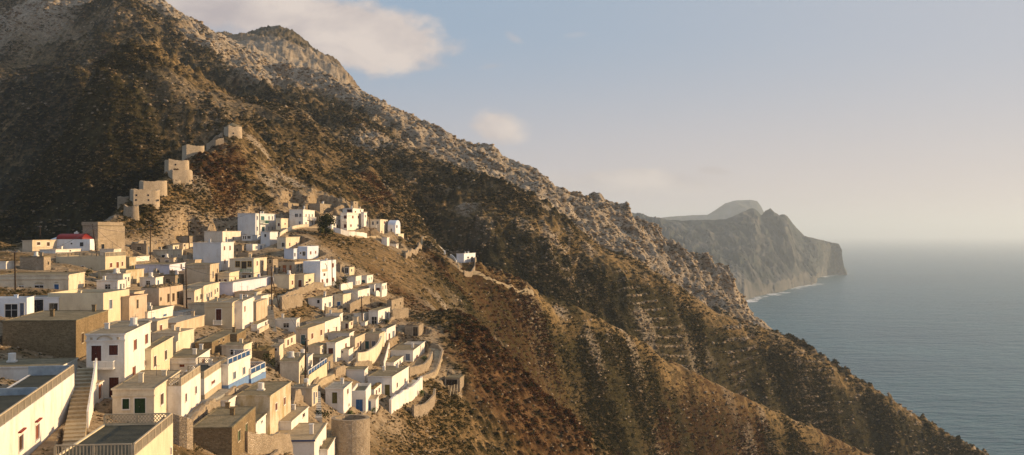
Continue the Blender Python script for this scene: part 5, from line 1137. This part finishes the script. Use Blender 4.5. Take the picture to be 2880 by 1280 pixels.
walls = [
 ('curved cream terrace wall below the beige middle row', 'R4', [(583, 445), (660, 435), (720, 400), (760, 345), (778, 300)], 3.2, 'cream'),
 ('stone retaining wall along the inner side of the bent lane', 'R4', [(1000, 520), (1060, 505), (1120, 475), (1165, 430), (1186, 385)], 1.9, 'stone'),
 ('low stone parapet on the outer side of the bent lane', 'R4', [(1095, 560), (1160, 530), (1205, 500), (1240, 445), (1272, 380), (1240, 335), (1185, 305), (1150, 288)], 1.1, 'stone'),
 ('white parapet wall running down from the chalk circle house', 'R4', [(852, 812), (940, 760), (1020, 705), (1104, 625)], 2.6, 'white'),
 ('rounded stone planter wall holding a small garden', 'R4', [(1035, 850), (1100, 835), (1160, 800), (1200, 750), (1210, 690)], 2.2, 'stone'),
 ('stone retaining wall above the stepped village lane', 'R3', [(385, 905), (470, 840), (560, 760), (650, 700), (745, 640)], 1.0, 'stone'),
 ('stone terrace wall in front of the middle row steps', 'R4', [(405, 520), (500, 480), (600, 455), (700, 445)], 1.6, 'stone'),
 ('curved white wall carrying the upper cluster terrace', 'R6', [(1310, 492), (1400, 520), (1500, 545), (1600, 560), (1720, 575)], 1.7, 'white'),
 ('curved stone wall below the cream single-storey house', 'R6', [(625, 560), (700, 510), (800, 470), (900, 448), (1000, 440)], 1.1, 'cream'),
 ('low white garden wall above the cream navy-door house', 'R7', [(598, 450), (660, 440), (725, 425)], 1.8, 'white'),
 ('white forecourt wall of the dark doorway house', 'R7', [(975, 518), (1040, 500), (1095, 482)], 1.6, 'white'),
 ('stone terrace wall under the white row with narrow windows', 'R7', [(695, 690), (760, 655), (850, 620), (910, 600)], 2.4, 'stone'),
 ('low ruined wall stub below the roofless stone house', 'R7', [(1155, 760), (1230, 755), (1325, 735)], 2.6, 'stone'),
 ('stone field wall on the ridge left of the lone chapel', 'R6', [(2200, 825), (2300, 815), (2400, 800)], 2.0, 'stone'),
 ('stone terrace wall holding the forecourt of the lone chapel', 'N', [(1305, 757), (1335, 757), (1357, 752)], 2.0, 'stone'),
 ('whitewashed wall following the ridge path to the lone chapel', 'N', [(1228, 702), (1248, 712), (1268, 722), (1284, 732)], 1.0, 'white'),
 ('rough stone wall under the yellow wing and lilac row', 'R5', [(1100, 900), (1200, 850), (1330, 800), (1450, 760), (1560, 735)], 1.8, 'stone'),
 ('stone retaining wall at the top of the rubble plot', 'R5', [(1110, 960), (1200, 950), (1330, 930)], 3.0, 'stone'),
 ('stone wall beside the reddish hut block in the middle', 'R7', [(435, 740), (500, 745), (560, 745)], 2.6, 'stone'),
 ('tall dark stone garden wall left of the grey roofed house', 'R4', [(50, 720), (110, 700), (175, 660)], 1.6, 'stone'),
 ('pale stone wall stub near the highest windmill', 'R8', [(960, 305), (1040, 308), (1110, 312)], 2.6, 'stone'),
 ('short broken wall left of the highest windmill', 'R8', [(1008, 245), (1060, 240), (1100, 236)], 1.8, 'stone'),
 ('rubble wall at the bottom edge beside the brown fieldstone house', 'R3', [(255, 1060), (300, 1080), (350, 1100), (395, 1110)], 3.0, 'stone'),
 ('mossy stone enclosure wall at the bottom edge', 'R3', [(835, 1120), (930, 1130), (1050, 1145), (1200, 1120)], 2.4, 'stone'),
 ('long pale terrace wall on the bare hill behind the village', 'R8', [(905, 1045), (980, 1040), (1080, 1042), (1180, 1055)], 2.0, 'stone'),
 ('thin terrace wall on the bare slope left of the tall blank house', 'R1', [(1330, 330), (1420, 320), (1520, 330), (1640, 335)], 1.4, 'stone'),
]
for (lb, sh, pts, hh, mk) in walls: wall_line('stone_wall' if mk == 'stone' else 'plastered_wall', lb, 'wall', sh, pts, hh, mat=W[mk], group=TW, jag=0.14 if mk == 'stone' else 0.02)

def steps(label, sh, top, bot, width, mat='beige', side=None, drop=1.6, P3=None):
    a, b = P3 or (at(sh, *top), at(sh, *bot)); a.z += 0.2; n = max(int(abs(a.z-b.z)/0.24), int((a-b).length/1.3), 4); root = empty('stairway', b); tag(root, label, 'stairs', 'stone stairways of the village')
    d = Vector((b.x-a.x, b.y-a.y, 0)); ln = d.length; d.normalize(); nr = Vector((-d.y, d.x, 0))*width/2; mb = MB(); st = ln/n
    for i in range(n):
        z = a.z+(b.z-a.z)*(i+0.5)/n-b.z; p = a+d*(i*st)-b; q = a+d*((i+1)*st)-b; p.z = q.z = 0
        c = [p-nr, q-nr, q+nr, p+nr]; lo = z-drop
        mb.quad([(v_.x, v_.y, z) for v_ in c]); mb.quad([(c[1].x, c[1].y, lo), (c[2].x, c[2].y, lo), (c[2].x, c[2].y, z), (c[1].x, c[1].y, z)])
        for u, w_ in ((0, 1), (3, 2)): mb.quad([(c[u].x, c[u].y, lo), (c[w_].x, c[w_].y, lo), (c[w_].x, c[w_].y, z), (c[u].x, c[u].y, z)])
        mb.quad([(c[0].x, c[0].y, lo), (c[3].x, c[3].y, lo), (c[3].x, c[3].y, z), (c[0].x, c[0].y, z)])
    mb.build('steps', R_[mat] if mat in R_ else W[mat], root)
    if side:
        mb = MB(); s_ = 1 if side > 0 else -1; o = nr*s_*1.02; o2 = nr*s_*(1.02+0.4/width)
        A0, A1 = a-b+o, a-b+o2; B0, B1 = o, o2
        A0.z = A1.z = a.z-b.z; B0.z = B1.z = 0
        up = Vector((0, 0, 0.95)); dn = Vector((0, 0, -drop-1))
        for x, y in ((A0, B0), (B1, A1)): mb.quad([x+dn, y+dn, y+up, x+up])
        mb.quad([A0+up, B0+up, B1+up, A1+up]); mb.quad([B0+dn, B1+dn, B1+up, B0+up]); mb.quad([A1+dn, A0+dn, A0+up, A1+up]); mb.build('parapet', W['white'], root)
    return root
steps('long straight stairway climbing to the balcony with dark red doors', 'R2', (712, 520), (632, 880), 1.9, 'beige', 1, 5.0, (P(*STAIRS[0][0]), P(*STAIRS[0][1])))
steps('lower flight of worn steps at the foot of the long stairway', 'R2', (640, 890), (585, 1110), 1.9, 'beige', None, 4.0, (P(*STAIRS[1][0]), P(*STAIRS[1][1])))
steps('steep stone stairway between the blank pink house and rubble plot', 'R5', (980, 935), (1015, 1190), 1.7, 'grey', None)
steps('white-edged steps going down beside the power pole', 'R4', (235, 640), (245, 850), 2.2, 'white', None)
steps('narrow stone steps beside the curved cream terrace wall', 'R4', (812, 270), (765, 440), 1.6, 'grey', 1)
steps('zigzag wall steps running down the rubble plot', 'R7', (205, 515), (395, 645), 1.0, 'beige', None)
steps('broad white steps on the terrace of the chalk circle house', 'R4', (1040, 560), (985, 620), 3.2, 'white', None)

def lane(name, label, sh, pts, width, mat):
    P3 = [at(sh, *p) for p in pts]; seg = []
    for a, b in zip(P3[:-1], P3[1:]):
        n = max(1, int((b-a).length/0.9)); seg += [a.lerp(b, i/n) for i in range(n)]
    seg.append(P3[-1]); V_, F_ = [], []; m = 6
    for i, p in enumerate(seg):
        q = seg[min(i+1, len(seg)-1)]; o = seg[max(i-1, 0)]; d = Vector((q.x-o.x, q.y-o.y, 0)).normalized(); nr = Vector((-d.y, d.x, 0))
        zs = [ground(p.x+nr.x*width*(k/(m-1)-0.5), p.y+nr.y*width*(k/(m-1)-0.5)) for k in range(m)]; zc = max(zs[1:-1])+0.07
        for k in range(m):
            f_ = k/(m-1)-0.5; V_.append((p.x+nr.x*width*f_, p.y+nr.y*width*f_, zc if 0 < k < m-1 else min(zs[k], zc)-0.1))
        if i:
            for k in range(m-1): b_ = (i-1)*m+k; F_.append((b_, b_+1, b_+m+1, b_+m))
    me = bpy.data.meshes.new(name); me.from_pydata(V_, [], F_); me.materials.append(mat); o = bpy.data.objects.new(name, me); C.objects.link(o); o['kind'] = 'structure'; return o
LANEM = R_['beige']
lane('village_lane', '', 'R3', [(245, 955), (345, 850), (440, 765), (560, 690), (640, 650), (735, 605)], 2.2, R_['grey'])
lane('village_lane', '', 'R4', [(200, 600), (300, 540), (390, 500), (450, 450), (560, 440)], 2.0, LANEM)
lane('village_lane', '', 'R4', [(1085, 545), (1180, 485), (1235, 400), (1235, 350), (1180, 305)], 2.4, LANEM)
lane('village_lane', '', 'R5', [(990, 915), (1100, 840), (1230, 800), (1400, 750), (1560, 730), (1680, 705)], 2.6, LANEM)
lane('footpath', '', 'R6', [(625, 545), (760, 480), (900, 445), (1100, 440), (1250, 460), (1400, 515), (1600, 560), (1850, 570), (2100, 680)], 1.8, LANEM)
lane('footpath', '', 'N', [(1140, 690), (1190, 695), (1240, 712), (1290, 742), (1380, 776), (1440, 795), (1500, 815)], 1.1, LANEM)
#lane('footpath', '', 'R2', [(640, 905), (700, 800), (800, 735), (905, 690)], 2.0, LANEM)

# power poles and their cables
POLES = {}
def pole(key, label, sh, x0, y0, x1, y1, bars=1, D=None):
    px, py = tp(sh, x1, y1); D = D or depth_at(px, py); X = (px-CX)/F*D; gz = min(ground(X, D), (HOR-py)/F*D)
    pt, pty = tp(sh, x0, y0); top = Vector(((pt-CX)/F*D-X, 0, (HOR-pty)/F*D-gz)); root = empty('power_pole', (X, D, gz)); tag(root, label, 'power pole', 'wooden power poles')
    mb = MB(); mb.bar((0, 0, -0.6), top, 0.17, 0, 8, 0.12); mb.build('post', COL['pole'], root)
    for i in range(bars):
        m2 = MB(); z = top*(1-(0.4+0.6*i)/top.length); m2.box(z.x-0.55, z.x+0.55, z.y-0.16, z.y-0.1, z.z-0.05, z.z+0.05)
        for sx_ in (-0.5, 0.0, 0.5): m2.bar((z.x+sx_, z.y-0.13, z.z+0.05), (z.x+sx_, z.y-0.13, z.z+0.2), 0.05)
        m2.build('crossarm', COL['metal'], root)
    POLES[key] = Vector((X, D, gz))+top
pole('a', 'wooden power pole at the far left in front of the beige ornamented house', 'R1', 148, 368, 155, 765)
pole('b', 'leaning power pole against the tall blank stone house', 'R1', 930, 110, 1003, 560, 2)
pole('c', 'thin dark power pole against the brown hillside', 'R1', 1513, 108, 1513, 460)
pole('d', 'power pole before the stone foot of the ridge, behind the lilac house', 'R1', 1893, 62, 1906, 355)
pole('e', 'dark power pole beside the cream balustrade house', 'R1', 1870, 528, 1880, 960)
pole('f', 'tall power pole with a slanting brace above the stone stairway', 'R5', 1003, 490, 1012, 992)
pole('g', 'power pole in front of the arched white house', 'R5', 1655, 385, 1658, 712)
pole('h', 'slim power pole before the white house with black double doors', 'R7', 825, 508, 840, 800)
pole('i', 'tall power pole beside the white-edged steps', 'R4', 172, 205, 166, 600)
pole('j', 'power pole before the bayed white house', 'R6', 395, 190, 402, 520)
pole('k', 'power pole under the cream long-balcony house', 'R6', 1758, 235, 1768, 570)
pole('l', 'short pole in front of the dark valley at the left', 'R1', 402, 120, 404, 262)
pole('m', 'thin light pole on the roofs above the alley', 'R4', 425, 190, 428, 245)
def brace():
    p, q = at('R5', 1105, 985), POLES['f'].copy(); m = MB(); m.bar((0, 0, -0.3), Vector((q.x-p.x, q.y-p.y, (q.z-p.z)*0.8)), 0.1); o = m.build('pole_brace', COL['pole']); o.location = p; tag(o, 'slanting timber brace holding the tall pole above the stairway', 'pole brace')
brace()
def cable(a, b, sag, i):
    a, b = POLES[a].copy(), POLES[b].copy(); mb = MB(); prev = Vector((0, 0, 0))
    for k in range(1, 15):
        t = k/14; p = a.lerp(b, t)-a; p.z -= sag*4*t*(1-t); mb.bar(prev, p, 0.03, 0, 4); prev = p
    o = mb.build('power_cable', COL['k']); o.location = a-Vector((0, 0, 0.3)); tag(o, i, 'cable', 'overhead power cables')
cable('a', 'b', 2.0, 'black cable from the far left pole to the leaning pole'); cable('b', 'c', 1.5, 'black cable from the leaning pole to the thin dark pole')
cable('c', 'd', 1.5, 'black cable strung before the brown hillside'); cable('b', 'e', 2.5, 'black cable sagging over the yellow and pale roofs'); cable('e', 'f', 2.0, 'black cable from the balustrade house pole to the braced pole')
cable('f', 'g', 1.5, 'black cable passing the arched white house'); cable('f', 'i', 2.0, 'black cable running down from the braced pole to the steps pole'); cable('d', 'j', 2.0, 'black cable across the tall white grey-fronted house')
cable('j', 'k', 2.5, 'black cable over the upper white cluster'); cable('g', 'h', 2.0, 'black cable above the upper east row')

# trees and garden plants
def leaf_tree(name, label, cat, base, h, r, mats, seed, nl=900, trunk=True, zc=0.6, group=None, blobs=9):
    root = empty(name, base); tag(root, label, cat, group); rr = random.Random(seed)
    cs = []
    for i in range(blobs):
        a, q = rr.uniform(0, 6.283), rr.uniform(0.0, 0.62)*r; cs.append((Vector((q*math.cos(a), q*math.sin(a), h*rr.uniform(zc-0.22, 0.86))), r*rr.uniform(0.32, 0.55)))
    if trunk:
        mb = MB(); mb.bar((0, 0, -0.3), (0.1, 0, h*0.4), r*0.09, 0, 8, r*0.06)
        for c, _ in cs[:6]: mb.bar((0.1, 0, h*0.36), c, r*0.045, 0, 6, r*0.015)
        mb.build('trunk', COL['wood'], root)
    mb = MB(); per = nl//len(cs)
    for c, cr_ in cs:
        for _ in range(per):
            d = Vector((rr.gauss(0, 1), rr.gauss(0, 1), rr.gauss(0, 0.85))).normalized(); p = c+d*cr_*rr.uniform(0.5, 1.25); t = d.cross(Vector((rr.random(), rr.random(), rr.random()))).normalized(); s = rr.uniform(0.10, 0.26)*r*0.4
            u_ = d.cross(t); mb.quad([p-t*s, p+(d*0.5+u_)*s*0.8, p+t*s, p-(d*0.3+u_)*s*0.7], 0 if rr.random() < 0.65 else 1)
    mb.build('crown' if trunk else 'foliage', mats, root)
TG = leafmat_('dark_tree_leaf', (0.028, 0.034, 0.012)) if 'leafmat_' in globals() else plain('dark_tree_leaf', (0.034, 0.042, 0.014), 0.8, 0.1)
TL = plain('bright_tree_leaf', (0.09, 0.085, 0.03), 0.8, 0.1); PG = plain('garden_green', (0.07, 0.12, 0.03), 0.7, 0.1); FL = plain('bougainvillea_pink', (0.45, 0.03, 0.12), 0.8, 0.1)
leaf_tree('fig_tree', 'big dark bushy tree between the two halves of the upper cluster', 'tree', at('R6', 1215, 548), 7.6, 3.3, [TG, TL], 11, 2400, zc=0.42, blobs=18)
leaf_tree('shrub', 'tall thin shrub beside the two-window house at the cluster end', 'shrub', at('R6', 2135, 715), 3.8, 1.1, [TG, TL], 5, 400)
for i, (sh, x, y, h_, r_, lb, mt) in enumerate([
    ('R7', 1345, 990, 1.8, 1.4, 'pink flowering bush beside the grey-roofed shed', [FL, TG]), ('R4', 1130, 400, 1.8, 1.3, 'bright green shrub on the inner lane wall', [PG, TL]),
    ('R4', 1105, 690, 1.8, 1.3, 'green shrub growing inside the round planter', [PG, TL]), ('R4', 310, 865, 2.2, 1.6, 'spiky dark agave clump above the round bastion', [TG, TG]),
    ('R7', 560, 440, 2.4, 1.9, 'dark bush at the left of the low white garden wall', [TG, TL]), ('R7', 640, 370, 2.2, 2.0, 'bushy shrub below the yellow ruin', [TG, TL]),
    ('R7', 1030, 790, 1.6, 1.4, 'dark creeper bush beside the black double doors', [TG, TL]), ('R7', 1110, 820, 1.5, 1.5, 'low dark bush on the roof edge of the curved white house', [TG, TG]),
    ('R1', 1035, 345, 2.6, 1.8, 'dark shrub at the foot of the tall blank stone house', [TG, TL]), ('R1', 880, 640, 2.0, 1.5, 'dark shrub between the beige house and damp-stained house', [TG, TL]),
    ('R3', 1190, 610, 1.8, 1.5, 'rusty bush beside the ladder house', [TG, TL]), ('R3', 1010, 430, 2.0, 1.7, 'dark bush above the white and blue porch house', [TG, TL]),
    ('R4', 520, 835, 0.9, 1.3, 'low plants in the bed on the bastion terrace', [PG, TG]), ('R4', 720, 800, 1.2, 0.9, 'potted shrub beside the orange and blue door', [PG, TG])]):
    leaf_tree('shrub', lb, 'shrub', at(sh, x, y), h_, r_, mt, 40+i, 260, False, 0.5, 'garden shrubs', 5)

# red-roofed chapel in front of the dark valley
def chapel():
    px, py = tp('R1', 905, 352); D = 274; X = (px-CX)/F*D; zb = (HOR-py)/F*D; sc = D/F/3.578
    root = empty('chapel', (X, D, zb)); tag(root, 'pale blue chapel with a red vaulted roof and tiny belfry', 'chapel')
    w = 345*sc; d = 7.0; h = 100*sc; mb = MB(); mb.box(-w, 0, 0, d, -1.5, h*0.92); mb.build('wall', W['bluewhite'], root)
    rb = MB(); n = 10
    for i in range(n):
        a0, a1 = math.pi*i/n, math.pi*(i+1)/n; y0, z0 = d/2-(d/2+0.1)*math.cos(a0), h*0.92+h*0.55*math.sin(a0); y1, z1 = d/2-(d/2+0.1)*math.cos(a1), h*0.92+h*0.55*math.sin(a1)
        rb.quad([(-w*0.98, y0, z0), (-w*0.22, y0, z0), (-w*0.22, y1, z1), (-w*0.98, y1, z1)]); rb.quad([(-w*0.22, y0, z0), (0, d/2, h*0.92), (-w*0.22, y1, z1)])
        rb.quad([(-w*0.98, y0, h*0.92), (-w*0.98, y0, z0), (-w*0.98, y1, z1), (-w*0.98, y1, h*0.92)])
    rb.build('roof', COL['tilered'], root)
    bb = MB(); bx_ = -w*0.55; bb.box(bx_-0.5, bx_+0.5, d/2-0.4, d/2+0.4, h*1.42, h*1.62); bb.bar((bx_, d/2, h*1.62), (bx_, d/2, h*1.75), 0.35, 0, 8, 0.05); bb.build('belfry', COL['white'], root)
    ab = MB(); n = 10; ab_r = d*0.36
    for i in range(n):
        a0, a1 = math.pi/2+math.pi*i/n, math.pi/2+math.pi*(i+1)/n
        ab.quad([(-w+ab_r*math.cos(a0), d/2+ab_r*math.sin(a0), -1.5), (-w+ab_r*math.cos(a1), d/2+ab_r*math.sin(a1), -1.5), (-w+ab_r*math.cos(a1), d/2+ab_r*math.sin(a1), h*0.9), (-w+ab_r*math.cos(a0), d/2+ab_r*math.sin(a0), h*0.9)])
        ab.quad([(-w+ab_r*math.cos(a0), d/2+ab_r*math.sin(a0), h*0.9), (-w+ab_r*math.cos(a1), d/2+ab_r*math.sin(a1), h*0.9), (-w, d/2, h*1.3)])
    ab.build('apse', W['bluewhite'], root)
    for (a, b, c, e) in ((805, 838, 292, 332), (712, 728, 298, 312)):
        m = MB(); m.box((a-905)*sc, (b-905)*sc, -0.05, 0.1, (352-e)*sc, (352-c)*sc); m.build('window', COL['k'], root)
chapel()
# stacked planks leaning on the goat shed
for i in range(6):
    p = at('R4', 1318+i*14, 640); m = MB(); m.bar((0, 0, 0), (0.5-0.1*i, 0.9, 2.2), 0.09, 0, 4); o = m.build('plank', COL['beige' if i % 2 else 'wood']); o.location = p; tag(o, 'weathered plank leaning on the ruined goat shed', 'plank', 'planks leaning on the goat shed')

# ------------------------------------------------------------------ scrub and loose rock over the slopes
def visible_weights():
    py = HOR-GZ/GY*F; rm = np.minimum.accumulate(py, axis=0)
    d = np.zeros_like(py); d[1:] = np.clip(rm[:-1]-rm[1:], 0, 30)
    d *= (py < 1330)*(py > -60)*(GPX > -60)*(GPX < 2900)
    colw = np.gradient(pxs)[None, :]
    return d*colw
rng = np.random.default_rng(4)
def sample(n, w):
    c = np.cumsum(w.ravel()); i = np.searchsorted(c, rng.random(n)*c[-1]); i = np.clip(i, ncol+1, GZ.size-ncol-2)
    return i
inside_h = np.zeros(GZ.shape, bool)
for h in HOUSES:
    X = GX-h['c0'][0]; 
    c0, v = h['c0'], h['v']; ks = []
    for a in (0, 1):
        for b in (0, 1):
            x = c0[0]-v[1]*h['W']*a+v[0]*h['L']*b; y = c0[1]+v[0]*h['W']*a+v[1]*h['L']*b; ks.append(x/y*F+CX)
    ka, kb = np.searchsorted(pxs, min(ks)-8), np.searchsorted(pxs, max(ks)+8)
    if kb <= ka: continue
    Xs = GX[:, ka:kb]-c0[0]; Ys = GY[:, ka:kb]-c0[1]; lx = Xs*v[1]-Ys*v[0]; ly = Xs*v[0]+Ys*v[1]
    inside_h[:, ka:kb] |= (lx > -h['W']-0.7) & (lx < 0.9) & (ly > -0.9) & (ly < h['L']+0.7)
def scatter(name, label, idx, templates, size, mats, matpick, squash=(0.7, 1.0), sink=0.15):
    x = GX.ravel()[idx]; y = GY.ravel()[idx]; z = GZ.ravel()[idx]
    n = len(idx); s = size*rng.uniform(0.6, 1.35, n); a = rng.uniform(0, 6.283, n); q = rng.uniform(*squash, n)
    tv = rng.integers(0, len(templates), n); VV, FF, MM = [], [], []; base = 0
    for t, (tvv, tff) in enumerate(templates):
        m = np.where(tv == t)[0]
        if len(m) == 0: continue
        ca, sa = np.cos(a[m])[:, None], np.sin(a[m])[:, None]; sc = s[m][:, None]
        vx = (tvv[:, 0][None]*ca-tvv[:, 1][None]*sa)*sc+x[m][:, None]; vy = (tvv[:, 0][None]*sa+tvv[:, 1][None]*ca)*sc+y[m][:, None]
        vz = (tvv[:, 2][None]*q[m][:, None]-sink)*sc+z[m][:, None]
        VV.append(np.stack([vx, vy, vz], -1).reshape(-1, 3)); nv = len(tvv)
        FF.append((tff[None]+(base+np.arange(len(m))*nv)[:, None, None]).reshape(-1, 3)); base += nv*len(m)
        MM.append(np.repeat(matpick[m], len(tff)))
    V_ = np.vstack(VV).astype(np.float32); F_ = np.vstack(FF).astype(np.int32); M_ = np.concatenate(MM).astype(np.int32)
    me = bpy.data.meshes.new(name); me.vertices.add(len(V_)); me.vertices.foreach_set('co', V_.ravel())
    me.loops.add(F_.size); me.loops.foreach_set('vertex_index', F_.ravel()); me.polygons.add(len(F_))
    me.polygons.foreach_set('loop_start', np.arange(0, F_.size, 3, dtype=np.int32)); me.polygons.foreach_set('loop_total', np.full(len(F_), 3, np.int32))
    for m in mats: me.materials.append(m)
    me.polygons.foreach_set('material_index', M_); me.update(calc_edges=True)
    o = bpy.data.objects.new(name, me); C.objects.link(o); o['kind'] = 'stuff'; o['label'] = label
    return o
def bush_template(seed, nleaf=46):
    r = np.random.default_rng(seed); V_, F_ = [], []
    for i in range(nleaf):
        d = r.normal(size=3); d[2] = abs(d[2])*0.8+0.05; d /= np.linalg.norm(d); c = d*r.uniform(0.45, 1.0)*np.array([1, 1, 0.75])
        t = np.cross(d, r.normal(size=3)); t /= np.linalg.norm(t); u_ = np.cross(d, t)*0.6+d*0.6; sz = r.uniform(0.22, 0.42)
        b = len(V_); V_ += [c-t*sz*0.6, c+t*sz*0.6, c+u_*sz]; F_.append((b, b+1, b+2))
    # dark heart so it casts a full shadow
    b = len(V_); k = 6
    for i in range(k): V_.append(np.array([0.55*math.cos(i*6.283/k)*r.uniform(0.8, 1.2), 0.55*math.sin(i*6.283/k)*r.uniform(0.8, 1.2), 0.12]))
    V_.append(np.array([0, 0, 0.6]))
    for i in range(k): F_.append((b+i, b+(i+1) % k, b+k))
    return np.array(V_), np.array(F_)
def rock_template(seed):
    r = np.random.default_rng(seed); bm = bmesh.new(); bmesh.ops.create_icosphere(bm, subdivisions=1, radius=1.0)
    for v in bm.verts:
        v.co *= r.uniform(0.4, 1.25); v.co.z *= 0.7; v.co.x *= 1.3
    V_ = np.array([v.co[:] for v in bm.verts]); F_ = np.array([[v.index for v in f.verts] for f in bm.faces]); bm.free()
    return V_, F_
def leafmat(name, c):
    m, t, b = new_mat(name); g = N(t, 'ShaderNodeNewGeometry').outputs['Position']
    t.links.new(mixc(t, noise(t, g, 0.6, 3), c, tuple(x*0.55 for x in c)), b.inputs['Base Color']); b.inputs['Specular IOR Level'].default_value = 0.05
    return m
SCRUB = [leafmat('dark_green_scrub', (0.036, 0.036, 0.014)), leafmat('olive_scrub', (0.080, 0.066, 0.026)), leafmat('rusty_scrub', (0.095, 0.040, 0.018)), leafmat('straw_tufts', (0.26, 0.18, 0.085))]
wv = visible_weights()*(~inside_h)
def patch(lam, seed): return fbm(GX, GY, lam, 3, seed)
pdens = smooth(-0.2, 0.4, patch(34, 801)+0.5*patch(12, 811)+0.08*mount)
w1 = wv*(0.10+pdens)*(1-0.5*smooth(5.2, 5.6, GT)*smooth(6.6, 6.2, GT)*smooth(1100, 900, GPX))*(1-0.9*rock)*(1-0.2*vill)*(GY < 1300)
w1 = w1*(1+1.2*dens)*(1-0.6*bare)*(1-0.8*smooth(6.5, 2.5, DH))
NS = 78000
idx = sample(NS, w1); Yi = GY.ravel()[idx]; redi = red.ravel()[idx]; villi = vill.ravel()[idx]
size = np.clip(0.00145*Yi+0.2, 0.28, 1.6)*rng.uniform(0.45, 1.25, NS)*(1-0.25*villi)
u01 = rng.random(NS); mp_ = np.where(u01 < 0.50, 0, np.where(u01 < 0.72, 1, 2)); mp_ = np.where((redi > 0.4) & (u01 > 0.35), 2, mp_); mp_ = np.where((mp_ == 2) & (redi < 0.25), np.where(u01 < 0.88, 1, 3), mp_)
scatter('scrub', 'low dark thorny scrub covering the mountain side', idx, [bush_template(i, 30) for i in range(5)], size, SCRUB, mp_)
w2 = wv*(0.05+0.15*vill+0.30*rock+0.8*outc+1.5*risr)*smooth(1400, 1100, GY)
NR = 15000
idx = sample(NR, w2); Yi = GY.ravel()[idx]
size = np.clip(0.0013*Yi+0.05, 0.18, 1.9)*rng.uniform(0.35, 1.3, NR)*(1+0.3*rock.ravel()[idx])
ROCKM = [plain('weathered_limestone', (0.36, 0.28, 0.19), 0.95, 0.05, 0.5), plain('brown_stone', (0.22, 0.155, 0.09), 0.95, 0.05, 0.5)]
scatter('loose_rocks', 'loose stones and boulders scattered over the slope', idx, [rock_template(20+i) for i in range(6)], size, ROCKM, (rng.random(NR) < 0.4).astype(int), (0.6, 1.2), 0.2)

# ------------------------------------------------------------------ air
def haze_box():
    bm = bmesh.new(); bmesh.ops.create_cube(bm, size=1.0)
    zlo, zhi = SEA-21-15, 620.0; ylo, yhi = -400.0, 91000.0; xlo, xhi = -72000.0, 72000.0
    for v in bm.verts:
        v.co = Vector((xlo if v.co.x < 0 else xhi, ylo if v.co.y < 0 else yhi, zlo if v.co.z < 0 else zhi))
    me = bpy.data.meshes.new('haze'); bm.to_mesh(me); bm.free()
    o = bpy.data.objects.new('haze', me); C.objects.link(o); o['kind'] = 'stuff'
    m = bpy.data.materials.new('haze_air'); m.use_nodes = True; t = m.node_tree; t.nodes.clear()
    v = N(t, 'ShaderNodeVolumePrincipled'); v.inputs['Color'].default_value = (0.78, 0.89, 1.0, 1); v.inputs['Density'].default_value = HAZE_D; v.inputs['Anisotropy'].default_value = 0.25
    out = N(t, 'ShaderNodeOutputMaterial'); t.links.new(v.outputs[0], out.inputs['Volume'])
    me.materials.append(m)
    return o
HAZE_D = 0.000056
haze_box()
